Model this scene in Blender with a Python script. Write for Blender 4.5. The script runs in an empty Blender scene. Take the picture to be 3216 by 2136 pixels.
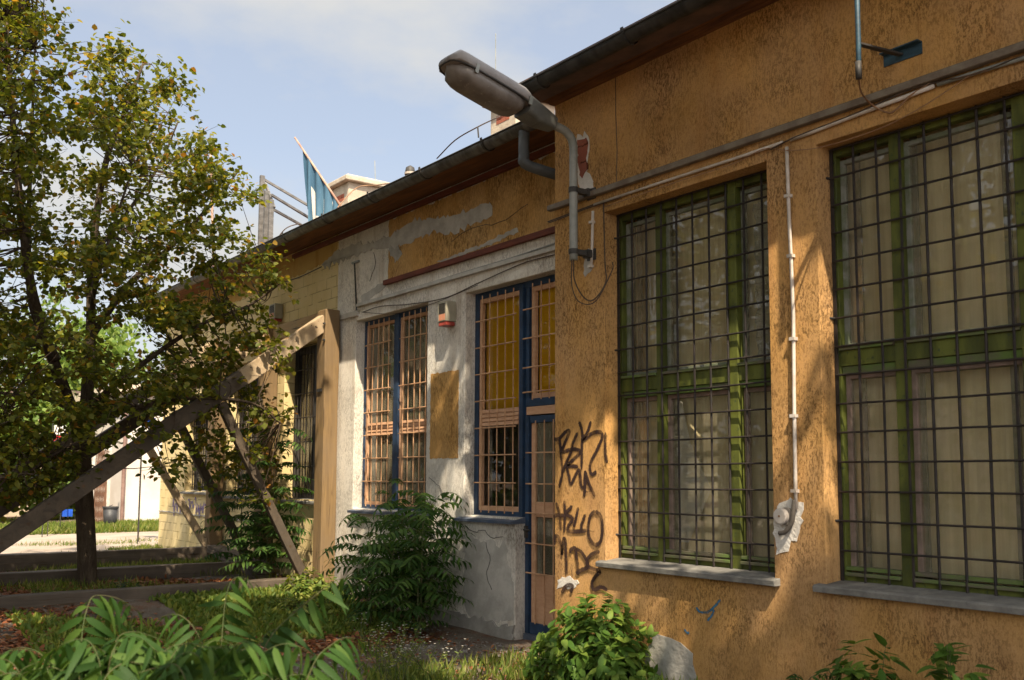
import bpy, math, random
import numpy as np
from math import sin, cos, radians, pi
from mathutils import Vector, Matrix

random.seed(7)
rng = np.random.default_rng(11)
scene = bpy.context.scene

# ------------------------------------------------------------------ camera
F, YAW, PIT, ROL, SY = 3050.0, radians(37.1), radians(5.36), radians(.247), 146.0
CAM = np.array([0, 0, 1.6])
_f = np.array([sin(YAW)*cos(PIT), cos(YAW)*cos(PIT), sin(PIT)])
_r0 = np.array([cos(YAW), -sin(YAW), 0.0]); _u0 = np.cross(_r0, _f)
_r = _r0*cos(ROL)+_u0*sin(ROL); _u = -_r0*sin(ROL)+_u0*cos(ROL)
cam_data = bpy.data.cameras.new("camera")
cam = bpy.data.objects.new("camera", cam_data)
scene.collection.objects.link(cam)
cam.matrix_world = Matrix(((_r[0], _u[0], -_f[0], CAM[0]), (_r[1], _u[1], -_f[1], CAM[1]), (_r[2], _u[2], -_f[2], CAM[2]), (0, 0, 0, 1)))
cam_data.sensor_fit = 'HORIZONTAL'; cam_data.sensor_width = 36.0
cam_data.lens = F/3216*36
cam_data.shift_y = SY/3216
cam_data.clip_start = .05; cam_data.clip_end = 2000
cam_data.dof.use_dof = True; cam_data.dof.focus_distance = 9.5; cam_data.dof.aperture_fstop = 3.6
scene.camera = cam
scene.render.resolution_x = 1024; scene.render.resolution_y = 680

# ------------------------------------------------------------------ light
SUN_TO = Vector((-1.0, -2.0, 3.0)).normalized()      # towards the sun
world = bpy.data.worlds.new("World"); scene.world = world; world.use_nodes = True
wn, wl = world.node_tree.nodes, world.node_tree.links
wn.clear()
wout = wn.new('ShaderNodeOutputWorld'); wbg = wn.new('ShaderNodeBackground')
sky = wn.new('ShaderNodeTexSky'); sky.sky_type = 'NISHITA'; sky.sun_disc = False
sky.sun_elevation = math.asin(SUN_TO.z); sky.sun_rotation = math.atan2(SUN_TO.x, SUN_TO.y)
sky.air_density = 1.0; sky.dust_density = 1.6; sky.ozone_density = 1.2
tcw = wn.new('ShaderNodeTexCoord')
mpw = wn.new('ShaderNodeMapping'); mpw.inputs['Scale'].default_value = (1.6, 1.6, 3.4); mpw.inputs['Location'].default_value = (.35, .1, .15)
nzw = wn.new('ShaderNodeTexNoise'); nzw.inputs['Scale'].default_value = 1.9; nzw.inputs['Detail'].default_value = 7; nzw.inputs['Roughness'].default_value = .55
rmp = wn.new('ShaderNodeValToRGB'); rmp.color_ramp.elements[0].position = .46; rmp.color_ramp.elements[1].position = .66
rmp.color_ramp.elements[0].color = (.46, .46, .46, 1); rmp.color_ramp.elements[1].color = (.97, .97, .97, 1)
sep = wn.new('ShaderNodeSeparateXYZ')
hor = wn.new('ShaderNodeMapRange'); hor.inputs['From Min'].default_value = .0; hor.inputs['From Max'].default_value = .32; hor.inputs['To Min'].default_value = .55; hor.inputs['To Max'].default_value = 0
addm = wn.new('ShaderNodeMath'); addm.operation = 'ADD'; addm.use_clamp = True
mixw = wn.new('ShaderNodeMix'); mixw.data_type = 'RGBA'; mixw.inputs[7].default_value = (6.0, 5.55, 5.7, 1)
wl.new(tcw.outputs['Generated'], mpw.inputs['Vector']); wl.new(mpw.outputs[0], nzw.inputs['Vector'])
wl.new(nzw.outputs['Fac'], rmp.inputs['Fac']); wl.new(tcw.outputs['Generated'], sep.inputs[0]); wl.new(sep.outputs['Z'], hor.inputs['Value'])
wl.new(rmp.outputs['Color'], addm.inputs[0]); wl.new(hor.outputs[0], addm.inputs[1])
# thin cloud is brighter towards the sun (forward scattering)
dotn = wn.new('ShaderNodeVectorMath'); dotn.operation = 'DOT_PRODUCT'; dotn.inputs[1].default_value = tuple(SUN_TO); wl.new(tcw.outputs['Generated'], dotn.inputs[0])
glow = wn.new('ShaderNodeMapRange'); glow.interpolation_type = 'SMOOTHSTEP'; glow.inputs['From Min'].default_value = -.15; glow.inputs['From Max'].default_value = 1.0; glow.inputs['To Min'].default_value = 1.0; glow.inputs['To Max'].default_value = 4.8
wl.new(dotn.outputs['Value'], glow.inputs['Value'])
cldc = wn.new('ShaderNodeVectorMath'); cldc.operation = 'SCALE'; cldc.inputs[0].default_value = (3.35, 3.35, 3.3); wl.new(glow.outputs[0], cldc.inputs['Scale']); wl.new(cldc.outputs[0], mixw.inputs[7])
wl.new(addm.outputs[0], mixw.inputs[0]); wl.new(sky.outputs[0], mixw.inputs[6])
wl.new(mixw.outputs[2], wbg.inputs['Color']); wbg.inputs['Strength'].default_value = 0.10
wl.new(wbg.outputs[0], wout.inputs['Surface'])

sl = bpy.data.lights.new("sun", 'SUN'); sl.energy = 4.8; sl.angle = radians(.55); sl.color = (1.0, .86, .66)
so = bpy.data.objects.new("sun", sl); scene.collection.objects.link(so)
so.rotation_euler = SUN_TO.to_track_quat('Z', 'Y').to_euler(); so.location = (0, -10, 20)

vs = scene.view_settings
scene.display_settings.display_device = 'sRGB'
vs.view_transform = 'Standard'; vs.look = 'None'; vs.exposure = 1.15; vs.gamma = 1.0; vs.use_curve_mapping = False
scene.cycles.max_bounces = 7; scene.cycles.diffuse_bounces = 3; scene.cycles.glossy_bounces = 3
scene.cycles.transparent_max_bounces = 12; scene.cycles.transmission_bounces = 4
scene.cycles.use_denoising = True
scene.cycles.sample_clamp_indirect = 6.0

# ------------------------------------------------------------------ helpers
def ray(px, py):
    return (_f*F + _r*(px-1608) - _u*(py-1068-SY))/F
def PX(px, py, x):
    d = ray(px, py); return CAM + d*((x-CAM[0])/d[0])
def PY(px, py, y):
    d = ray(px, py); return CAM + d*((y-CAM[1])/d[1])
def PZ(px, py, z=0.0):
    d = ray(px, py); return CAM + d*((z-CAM[2])/d[2])
def PD(px, py, depth):
    return CAM + ray(px, py)*depth
def smooth(t):
    t = min(1, max(0, t)); return t*t*(3-2*t)
def ground_z(x, y):
    return .2*smooth((y-9.2)/3.0) - .05*smooth((5.0-y)/4) + .012*sin(x*3.1+y*1.7)*sin(y*2.3-x)

def tag(o, label=None, cat=None, group=None, kind=None):
    if label: o['label'] = label
    if cat: o['category'] = cat
    if group: o['group'] = group
    if kind: o['kind'] = kind
    return o
def empty(name, loc=(0, 0, 0), label=None, cat=None, group=None, parent=None):
    o = bpy.data.objects.new(name, None); scene.collection.objects.link(o)
    o.location = loc; o.empty_display_size = .1
    if parent: o.parent = parent
    return tag(o, label, cat, group)
def link_mesh(name, me, mat, parent=None, smooth_=False):
    if mat is not None:
        for m in (mat if isinstance(mat, (list, tuple)) else [mat]): me.materials.append(m)
    o = bpy.data.objects.new(name, me); scene.collection.objects.link(o)
    if parent is not None:
        o.parent = parent
        o.matrix_parent_inverse = Matrix.Translation(parent_world(parent)).inverted()
    if smooth_:
        me.polygons.foreach_set('use_smooth', np.ones(len(me.polygons), dtype=bool))
    return o
def parent_world(p):
    # Empties carry a location; every mesh sits in world coordinates with an identity world matrix
    return Vector(p.location) if p.type == 'EMPTY' else Vector((0, 0, 0))

class MB:
    def __init__(s): s.v = []; s.f = []
    def box(s, a, b):
        x0, y0, z0 = [min(a[i], b[i]) for i in range(3)]; x1, y1, z1 = [max(a[i], b[i]) for i in range(3)]
        n = len(s.v)
        s.v += [(x0, y0, z0), (x1, y0, z0), (x1, y1, z0), (x0, y1, z0), (x0, y0, z1), (x1, y0, z1), (x1, y1, z1), (x0, y1, z1)]
        s.f += [tuple(n+i for i in q) for q in ((3, 2, 1, 0), (4, 5, 6, 7), (0, 1, 5, 4), (1, 2, 6, 5), (2, 3, 7, 6), (3, 0, 4, 7))]
        return s
    def beam(s, p, q, w, h, up=(0, 0, 1), roll_jit=0, segs=1, jit=0):
        """rectangular bar from p to q; w across, h along 'up'"""
        p, q = Vector(p), Vector(q); d = (q-p).normalized(); u = Vector(up)
        side = d.cross(u).normalized(); u = side.cross(d).normalized()
        n0 = len(s.v)
        for k in range(segs+1):
            c = p.lerp(q, k/segs)
            for (i, j) in ((-1, -1), (1, -1), (1, 1), (-1, 1)):
                v = c + side*i*w/2 + u*j*h/2 + Vector((random.uniform(-jit, jit), random.uniform(-jit, jit), random.uniform(-jit, jit)))
                s.v.append(tuple(v))
        for k in range(segs):
            a = n0+4*k; b = a+4
            for i in range(4): s.f.append((a+i, a+(i+1) % 4, b+(i+1) % 4, b+i))
        s.f.append((n0+3, n0+2, n0+1, n0)); e = n0+4*segs; s.f.append((e, e+1, e+2, e+3))
        return s
    def tube(s, pts, rad, sides=8, cap=True):
        pts = [Vector(p) for p in pts]; n = len(pts)
        if not hasattr(rad, '__len__'): rad = [rad]*n
        ref = Vector((0, 0, 1)); n0 = len(s.v)
        prev = None
        for k in range(n):
            d = (pts[min(k+1, n-1)]-pts[max(k-1, 0)]).normalized()
            if prev is None:
                a = d.cross(ref)
                if a.length < 1e-3: a = d.cross(Vector((0, 1, 0)))
                a.normalize()
            else:
                a = (prev - d*prev.dot(d)).normalized()
            prev = a; b = d.cross(a)
            for i in range(sides):
                t = 2*pi*i/sides
                s.v.append(tuple(pts[k] + (a*cos(t)+b*sin(t))*rad[k]))
        for k in range(n-1):
            for i in range(sides):
                j = (i+1) % sides
                s.f.append((n0+k*sides+i, n0+k*sides+j, n0+(k+1)*sides+j, n0+(k+1)*sides+i))
        if cap:
            s.f.append(tuple(n0+i for i in range(sides))[::-1]); s.f.append(tuple(n0+(n-1)*sides+i for i in range(sides)))
        return s
    def loft(s, rings, cap=True):
        n0 = len(s.v); m = len(rings[0])
        for r in rings: s.v += [tuple(p) for p in r]
        for k in range(len(rings)-1):
            for i in range(m):
                j = (i+1) % m
                s.f.append((n0+k*m+i, n0+k*m+j, n0+(k+1)*m+j, n0+(k+1)*m+i))
        if cap:
            s.f.append(tuple(n0+i for i in range(m))[::-1]); s.f.append(tuple(n0+(len(rings)-1)*m+i for i in range(m)))
        return s
    def quad(s, *p):
        n = len(s.v); s.v += [tuple(q) for q in p]; s.f.append(tuple(range(n, n+len(p)))); return s
    def build(s, name, mat, parent=None, smooth_=False, bevel=0, fix=True):
        me = bpy.data.meshes.new(name); me.from_pydata([tuple(map(float, v)) for v in s.v], [], s.f); me.update()
        if fix:
            import bmesh
            bm = bmesh.new(); bm.from_mesh(me); bmesh.ops.recalc_face_normals(bm, faces=bm.faces); bm.to_mesh(me); bm.free()
        o = link_mesh(name, me, mat, parent, smooth_)
        if bevel:
            md = o.modifiers.new('bevel', 'BEVEL'); md.width = bevel; md.segments = 2; md.limit_method = 'ANGLE'
        return o

def spline(pts, n=8):
    """Catmull-Rom through pts"""
    P_ = [np.array(p, float) for p in pts]; P_ = [2*P_[0]-P_[1]] + P_ + [2*P_[-1]-P_[-2]]
    out = []
    for i in range(1, len(P_)-2):
        for k in range(n):
            t = k/n; a, b, c, d = P_[i-1:i+3]
            out.append(.5*((2*b)+(-a+c)*t+(2*a-5*b+4*c-d)*t*t+(-a+3*b-3*c+d)*t**3))
    out.append(P_[-2]); return out

# ------------------------------------------------------------------ materials
class NT:
    def __init__(s, name):
        s.m = bpy.data.materials.new(name); s.m.use_nodes = True; s.n = s.m.node_tree.nodes; s.l = s.m.node_tree.links
        s.n.clear(); s.out = s.n.new('ShaderNodeOutputMaterial'); s.b = s.n.new('ShaderNodeBsdfPrincipled'); s.l.new(s.b.outputs[0], s.out.inputs[0])
        s.tc = s.n.new('ShaderNodeTexCoord')
    def noise(s, scale=(1, 1, 1), detail=3, rough=.55, src=None, dist=0):
        mp = s.n.new('ShaderNodeMapping'); mp.inputs['Scale'].default_value = scale if hasattr(scale, '__len__') else (scale,)*3
        s.l.new(src or s.tc.outputs['Object'], mp.inputs['Vector'])
        nz = s.n.new('ShaderNodeTexNoise'); nz.inputs['Scale'].default_value = 1; nz.inputs['Detail'].default_value = detail; nz.inputs['Roughness'].default_value = rough
        nz.inputs['Distortion'].default_value = dist
        s.l.new(mp.outputs[0], nz.inputs['Vector']); return nz.outputs['Fac']
    def ramp(s, fac, p0, p1, c0=0., c1=1.):
        r = s.n.new('ShaderNodeMapRange'); r.interpolation_type = 'SMOOTHSTEP'
        r.inputs['From Min'].default_value = p0; r.inputs['From Max'].default_value = p1
        r.inputs['To Min'].default_value = c0; r.inputs['To Max'].default_value = c1
        s.l.new(fac, r.inputs['Value']); return r.outputs[0]
    def mix(s, fac, a, b, mode='MIX'):
        m = s.n.new('ShaderNodeMix'); m.data_type = 'RGBA'; m.blend_type = mode
        for inp, v in ((m.inputs[0], fac), (m.inputs[6], a), (m.inputs[7], b)):
            if isinstance(v, (int, float)): inp.default_value = v
            elif isinstance(v, (tuple, list)): inp.default_value = (*v[:3], 1)
            else: s.l.new(v, inp)
        return m.outputs[2]
    def math(s, op, a, b=0.):
        m = s.n.new('ShaderNodeMath'); m.operation = op
        for inp, v in ((m.inputs[0], a), (m.inputs[1], b)):
            if isinstance(v, (int, float)): inp.default_value = v
            else: s.l.new(v, inp)
        return m.outputs[0]
    def n_scalar(s, v):
        c = s.n.new('ShaderNodeCombineXYZ')
        for i in range(3): s.l.new(v, c.inputs[i])
        return c.outputs[0]
    def bump(s, h, strength=.5, dist=.01, prev=None):
        b = s.n.new('ShaderNodeBump'); b.inputs['Strength'].default_value = strength; b.inputs['Distance'].default_value = dist
        s.l.new(h, b.inputs['Height'])
        if prev is not None: s.l.new(prev, b.inputs['Normal'])
        return b.outputs[0]
    def fin(s, col, rough=.85, bump=None, metal=0, spec=.3):
        if isinstance(col, (tuple, list)): s.b.inputs['Base Color'].default_value = (*col[:3], 1)
        else: s.l.new(col, s.b.inputs['Base Color'])
        if isinstance(rough, (int, float)): s.b.inputs['Roughness'].default_value = rough
        else: s.l.new(rough, s.b.inputs['Roughness'])
        s.b.inputs['Metallic'].default_value = metal; s.b.inputs['Specular IOR Level'].default_value = spec
        if bump is not None: s.l.new(bump, s.b.inputs['Normal'])
        return s.m

def stucco(name, col, col2, pit, pitcol_mul=.35, grime=.5, stretch=.36, amount=.5, bumpd=.012, tint=(.55, .33, .12), streak=.35):
    """raked render: short vertical pits, grains, big blotches"""
    t = NT(name)
    big = t.noise((1.1, 1.1, .7), 5, .6)
    base = t.mix(t.ramp(big, .32, .68), col, col2)
    st = t.noise((5.5, 5.5, .8), 5, .65)
    base = t.mix(t.math('MULTIPLY', t.ramp(st, .5, .72), streak), base, t.mix(1.0, base, tint, 'MULTIPLY'))
    gr = t.noise(2.3, 6, .7)
    base = t.mix(t.math('MULTIPLY', t.ramp(gr, .5, .75), grime), base, t.mix(1.0, base, (.45, .40, .36), 'MULTIPLY'))
    dens = t.ramp(t.noise(1.9, 4, .65), .34, .66)                       # smooth areas and raked areas
    p1 = t.ramp(t.noise((88, 88, 88*stretch), 4, .72, dist=.1), .525-(amount-.5), .60-(amount-.5))
    p2 = t.ramp(t.noise((42, 42, 42*stretch), 5, .8, dist=.3), .57-(amount-.5), .63-(amount-.5))
    pm = t.math('MAXIMUM', t.math('MULTIPLY', p1, t.math('ADD', t.math('MULTIPLY', dens, .55), .25)), t.math('MULTIPLY', p2, dens))
    base = t.mix(t.math('MULTIPLY', pm, pit), base, t.mix(1.0, base, (pitcol_mul, pitcol_mul*.92, pitcol_mul*.85), 'MULTIPLY'))
    fine = t.noise(170, 3, .7)
    base = t.mix(t.ramp(fine, .3, .7, 0, .4), base, t.mix(1.0, base, (.66, .64, .62), 'MULTIPLY'))
    lite = t.ramp(t.noise(210, 2, .5), .62, .72); base = t.mix(t.math('MULTIPLY', lite, .35), base, t.mix(1.0, base, (1.5, 1.5, 1.6), 'MULTIPLY'))
    sepz = t.n.new('ShaderNodeSeparateXYZ'); t.l.new(t.tc.outputs['Object'], sepz.inputs[0])   # splash dirt near the ground, thin rust runs
    low = t.math('MULTIPLY', t.ramp(sepz.outputs['Z'], .75, .0), t.ramp(t.noise(3.0, 5, .7), .35, .65)); base = t.mix(t.math('MULTIPLY', low, .5), base, t.mix(1.0, base, (.55, .5, .46), 'MULTIPLY'))
    und = t.ramp(t.noise((.55, .55, .8), 3, .5), .35, .65, .86, 1.1); base = t.mix(1.0, base, t.n_scalar(und), 'MULTIPLY')
    run = t.math('MULTIPLY', t.ramp(t.noise((14, 14, .35), 4, .7), .60, .70), t.ramp(t.noise((2, 2, .6), 3), .45, .6)); base = t.mix(t.math('MULTIPLY', run, .45), base, t.mix(1.0, base, (.55, .46, .40), 'MULTIPLY'))
    h = t.math('SUBTRACT', t.math('MULTIPLY', fine, .6), t.math('MULTIPLY', pm, .4))
    h = t.math('ADD', h, t.math('MULTIPLY', t.noise((60, 60, 30), 3), .4))
    bp = t.bump(h, .8, bumpd)
    return t.fin(base, .93, bp, spec=.15)

ORANGE = stucco('orange_stucco', (.56, .31, .095), (.50, .295, .13), .95, .24, .42, stretch=.42, amount=.52, bumpd=.008, tint=(.72, .54, .40))
OCHRE = stucco('ochre_stucco', (.58, .33, .105), (.60, .37, .15), .95, .25, .3, stretch=.22, amount=.54, tint=(.75, .6, .45))
WHITE = stucco('white_stucco', (.72, .685, .61), (.77, .72, .63), .85, .36, .4, stretch=.3, amount=.525, tint=(.70, .62, .54), streak=.7)
WHITE2 = stucco('white_upper_paint', (.50, .50, .47), (.56, .54, .50), .4, .5, .35, stretch=.3, amount=.4, tint=(.8, .75, .7))

def brickpaint(name, col, col2, mort=.55):
    t = NT(name)
    comb = t.n.new('ShaderNodeCombineXYZ'); sp = t.n.new('ShaderNodeSeparateXYZ'); t.l.new(t.tc.outputs['Object'], sp.inputs[0])
    t.l.new(sp.outputs['Y'], comb.inputs[0]); t.l.new(sp.outputs['Z'], comb.inputs[1])
    wob = t.n.new('ShaderNodeTexNoise'); wob.inputs['Scale'].default_value = 5
    va = t.n.new('ShaderNodeVectorMath'); va.operation = 'MULTIPLY_ADD'; t.l.new(wob.outputs['Color'], va.inputs[0]); va.inputs[1].default_value = (.035, .035, 0); t.l.new(comb.outputs[0], va.inputs[2])
    br = t.n.new('ShaderNodeTexBrick'); br.inputs['Scale'].default_value = 1; br.inputs['Brick Width'].default_value = .30; br.inputs['Row Height'].default_value = .15
    br.inputs['Mortar Size'].default_value = .008; br.inputs['Mortar Smooth'].default_value = .4
    t.l.new(va.outputs[0], br.inputs['Vector'])
    big = t.noise(1.3, 5, .6); base = t.mix(t.ramp(big, .35, .65), col, col2)
    brk = t.ramp(t.noise(6, 3), .38, .58)
    mk = t.math('MULTIPLY', br.outputs['Fac'], brk)
    base = t.mix(t.math('MULTIPLY', mk, mort), base, t.mix(1.0, base, (.3, .24, .18), 'MULTIPLY'))
    gr = t.ramp(t.noise(40, 4, .7), .60, .70); base = t.mix(t.math('MULTIPLY', gr, .5), base, (.16, .11, .06))
    h = t.math('SUBTRACT', t.math('MULTIPLY', t.noise(60, 4, .6), .5), mk)
    return t.fin(base, .9, t.bump(h, .8, .012), spec=.15)
YELLOW = brickpaint('yellow_painted_brick', (.62, .48, .23), (.68, .55, .30))
YELLOW2 = stucco('yellow_top_paint', (.50, .30, .085), (.52, .35, .12), .4, .5, .3, amount=.42)

def rough_mat(name, col, col2, scale=6, rough=.8, bump=.4, bdist=.006, spec=.3, detail=5, stretch=(1, 1, 1), metal=0, spots=None, spotcol=(.1, .05, .03), p=(.35, .65)):
    t = NT(name)
    nz = t.noise(tuple(scale*s_ for s_ in stretch), detail, .62)
    c = t.mix(t.ramp(nz, *p), col, col2)
    if spots:
        sp = t.noise(scale*5, 4, .6); c = t.mix(t.ramp(sp, spots, spots+.08), c, spotcol)
    bp = t.bump(t.noise(tuple(scale*6*s_ for s_ in stretch), 3), bump, bdist)
    return t.fin(c, rough, bp, metal, spec)

PLASTER = rough_mat('bare_cement_plaster', (.34, .32, .28), (.45, .42, .37), 5, .92, .6, .01, .15)
PLASTER_D = rough_mat('damp_cement_plaster', (.24, .225, .20), (.36, .34, .30), 3.5, .92, .7, .014, .15)
PLASTER_L = rough_mat('pale_filler', (.55, .51, .45), (.66, .62, .56), 9, .9, .7, .012, .15)
def woodmat(name, c1, c2, c3, scale=1.0, axis='X', knots=True):
    t = NT(name)
    sc = {'X': (1.2, 22, 22), 'Y': (22, 1.2, 22), 'Z': (22, 22, 1.2), 'D': (9, 24, 9)}[axis]
    g = t.noise(tuple(scale*q for q in sc), 5, .65, dist=1.2)
    c = t.mix(t.ramp(g, .3, .7), c1, c2)
    b = t.noise(1.7, 4, .6); c = t.mix(t.ramp(b, .4, .7), c, c3)
    if knots:
        v = t.n.new('ShaderNodeTexVoronoi'); v.inputs['Scale'].default_value = 2.3; t.l.new(t.tc.outputs['Object'], v.inputs['Vector'])
        c = t.mix(t.ramp(v.outputs['Distance'], .02, .07, .75, 0.), c, (.12, .06, .025))
    cr = t.noise(tuple(scale*q*1.6 for q in sc), 2, .5); c = t.mix(t.ramp(cr, .66, .70), c, (.07, .045, .025))
    return t.fin(c, .78, t.bump(g, .5, .008), spec=.25)
TIMBER = woodmat('weathered_pine_shaded', (.105, .078, .052), (.06, .045, .032), (.08, .064, .048), axis='D')  # grey weathering, darkened further to carry the tree shade
TIMBER_U = woodmat('pale_pine_sunlit', (.46, .34, .20), (.33, .235, .14), (.36, .28, .19), axis='D')  # fresher wood, its pale colour also carries the sunlight
TIMBER_Z = woodmat('post_pine', (.25, .16, .07), (.155, .10, .048), (.19, .13, .072), axis='Z')
TIMBER_X = woodmat('grey_sleeper', (.10, .078, .056), (.065, .05, .038), (.13, .10, .075), axis='X')
TIMBER_Y = woodmat('waler_pine', (.46, .29, .13), (.34, .22, .11), (.34, .26, .15), axis='Y')
BARK = rough_mat('bark', (.055, .04, .028), (.10, .075, .05), 14, .95, 1, .03, .1, stretch=(1, 1, .25))
TWIG = rough_mat('twig_bark', (.05, .035, .025), (.09, .065, .045), 20, .9, .3, .005, .1)

GUTTER = rough_mat('weathered_zinc', (.155, .15, .14), (.065, .06, .055), 5, .55, .4, .004, .5, stretch=(1, 2.2, 1), metal=.35, spots=.62, spotcol=(.10, .07, .05))
GUTTER_D = rough_mat('blackened_zinc', (.055, .052, .048), (.022, .02, .018), 5, .6, .4, .004, .4, stretch=(1, 2.2, 1), metal=.3, spots=.62, spotcol=(.06, .045, .03))
SOFFIT = rough_mat('brown_soffit_board', (.20, .085, .032), (.11, .05, .024), 4, .85, .5, .006, .2, stretch=(6, .6, 6))
REDSTRIP = rough_mat('oxide_red_strip', (.16, .045, .028), (.10, .032, .022), 9, .75, .4, .004, .3, stretch=(1, .4, 2))
ROOF = rough_mat('roof_felt', (.10, .07, .06), (.16, .10, .08), 5)
BLUE = rough_mat('navy_frame_paint', (.020, .048, .10), (.013, .03, .062), 9, .55, .3, .002, .4, spots=.66, spotcol=(.14, .12, .10))
SALMON = rough_mat('salmon_bar_paint', (.52, .31, .17), (.38, .205, .105), 12, .6, .2, .002, .35, spots=.66, spotcol=(.24, .11, .06))
SALMON_W = rough_mat('salmon_board_paint', (.47, .26, .145), (.54, .32, .19), 7, .65, .2, .002, .35, stretch=(1, 1, 4))
GREEN = rough_mat('peeling_green_paint', (.045, .053, .009), (.105, .12, .02), 7, .6, .6, .004, .35, stretch=(1, 1, .25), spots=.60, spotcol=(.035, .05, .02))
GREEN_D = rough_mat('mossy_ledge_paint', (.10, .085, .06), (.09, .14, .03), 9, .8, .6, .004, .3, stretch=(1, .4, 1))
BLACKBAR = rough_mat('black_bar_paint', (.012, .010, .009), (.026, .018, .014), 20, .7, .3, .002, .4)
PINKW = rough_mat('inner_sash_paint', (.24, .17, .14), (.16, .12, .09), 10, .7)
GREYW = rough_mat('inner_sash_grey', (.20, .20, .17), (.12, .14, .08), 10, .7)
CONC = rough_mat('concrete_sill', (.13, .125, .115), (.20, .19, .17), 9, .9, .6, .006, .15, spots=.64, spotcol=(.10, .095, .085))
SLATE = rough_mat('painted_sheet_sill', (.05, .07, .11), (.09, .105, .135), 6, .6, .4, .004, .4, spots=.62, spotcol=(.22, .20, .18))
PIPE_W = rough_mat('white_conduit', (.55, .50, .44), (.42, .36, .30), 8, .5, .1, .001, .4)
PIPE_G = rough_mat('galvanised_pole', (.26, .265, .24), (.19, .20, .18), 9, .5, .2, .002, .5, spots=.66, spotcol=(.13, .10, .08))
RAILM = rough_mat('dusty_rail', (.20, .17, .13), (.13, .10, .075), 7, .7)
CABLE = rough_mat('dark_cable', (.05, .035, .025), (.09, .055, .035), 12, .6)
CABLE_L = rough_mat('tan_cable', (.30, .17, .09), (.20, .11, .06), 12, .5)
LAMPTOP = rough_mat('lamp_housing_grey', (.27, .25, .24), (.21, .19, .18), 5, .55, .2, .002, .4, spots=.68, spotcol=(.18, .15, .13))
LAMPARM = rough_mat('lamp_arm_grey', (.13, .135, .125), (.09, .092, .085), 6, .55, .2, .002, .4)
LAMPGLASS = rough_mat('grimy_lamp_bowl', (.13, .11, .095), (.21, .185, .165), 5, .45, .2, .002, .3, spots=.62, spotcol=(.28, .25, .22))
IRON = rough_mat('blackened_iron', (.03, .028, .026), (.05, .045, .04), 12, .6, .3, .002, .4)
BLUEIRON = rough_mat('blue_iron', (.035, .085, .12), (.02, .045, .065), 6, .5, .3, .002, .5, stretch=(1, 1, 3))
SIREN = rough_mat('cream_alarm_plastic', (.36, .33, .25), (.30, .28, .21), 6, .55)
SIREN_R = rough_mat('red_alarm_lens', (.36, .07, .05), (.30, .05, .04), 6, .35)
SIREN_O = rough_mat('faded_orange_label', (.55, .22, .12), (.50, .25, .16), 20, .6)
BRICK = brickpaint('exposed_brick', (.34, .11, .065), (.22, .075, .05), 1.0)
CHIM = rough_mat('chimney_render', (.50, .43, .33), (.40, .33, .25), 6, .9, .5, .01, .15, spots=.6, spotcol=(.30, .22, .17))
FLAGBLUE = rough_mat('blue_flag_cloth', (.035, .09, .15), (.07, .15, .22), 7, .8, stretch=(1, 1, .15))  # lighter and darker streaks imitate shading in the cloth folds
FLAGWHITE = rough_mat('white_flag_cloth', (.55, .52, .47), (.48, .46, .42), 3, .8)
WOODPOLE = rough_mat('flag_pole_wood', (.40, .27, .19), (.28, .15, .11), 8, .7)
METALG = rough_mat('grey_angle_iron', (.17, .16, .155), (.10, .095, .09), 5, .6, stretch=(1, 1, 3))
FARWALL = rough_mat('bright_rendered_wall', (.62, .56, .50), (.54, .47, .40), .8, .9, .2, .01, .1)
BEIGE = rough_mat('beige_render', (.55, .45, .33), (.50, .40, .30), 1.5, .9)
REDM = rough_mat('red_banner', (.55, .03, .04), (.45, .02, .03), 3, .6)
BLUEM = rough_mat('bright_blue_plastic', (.03, .12, .55), (.02, .08, .42), 3, .5)
WHITEM = rough_mat('white_plastic', (.7, .68, .64), (.6, .58, .55), 3, .6)
BINM = rough_mat('dark_bin_plastic', (.045, .045, .047), (.03, .03, .032), 5, .5)
BAGM = rough_mat('black_bag', (.012, .012, .013), (.02, .02, .022), 20, .4, 1, .02, .5)

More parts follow.
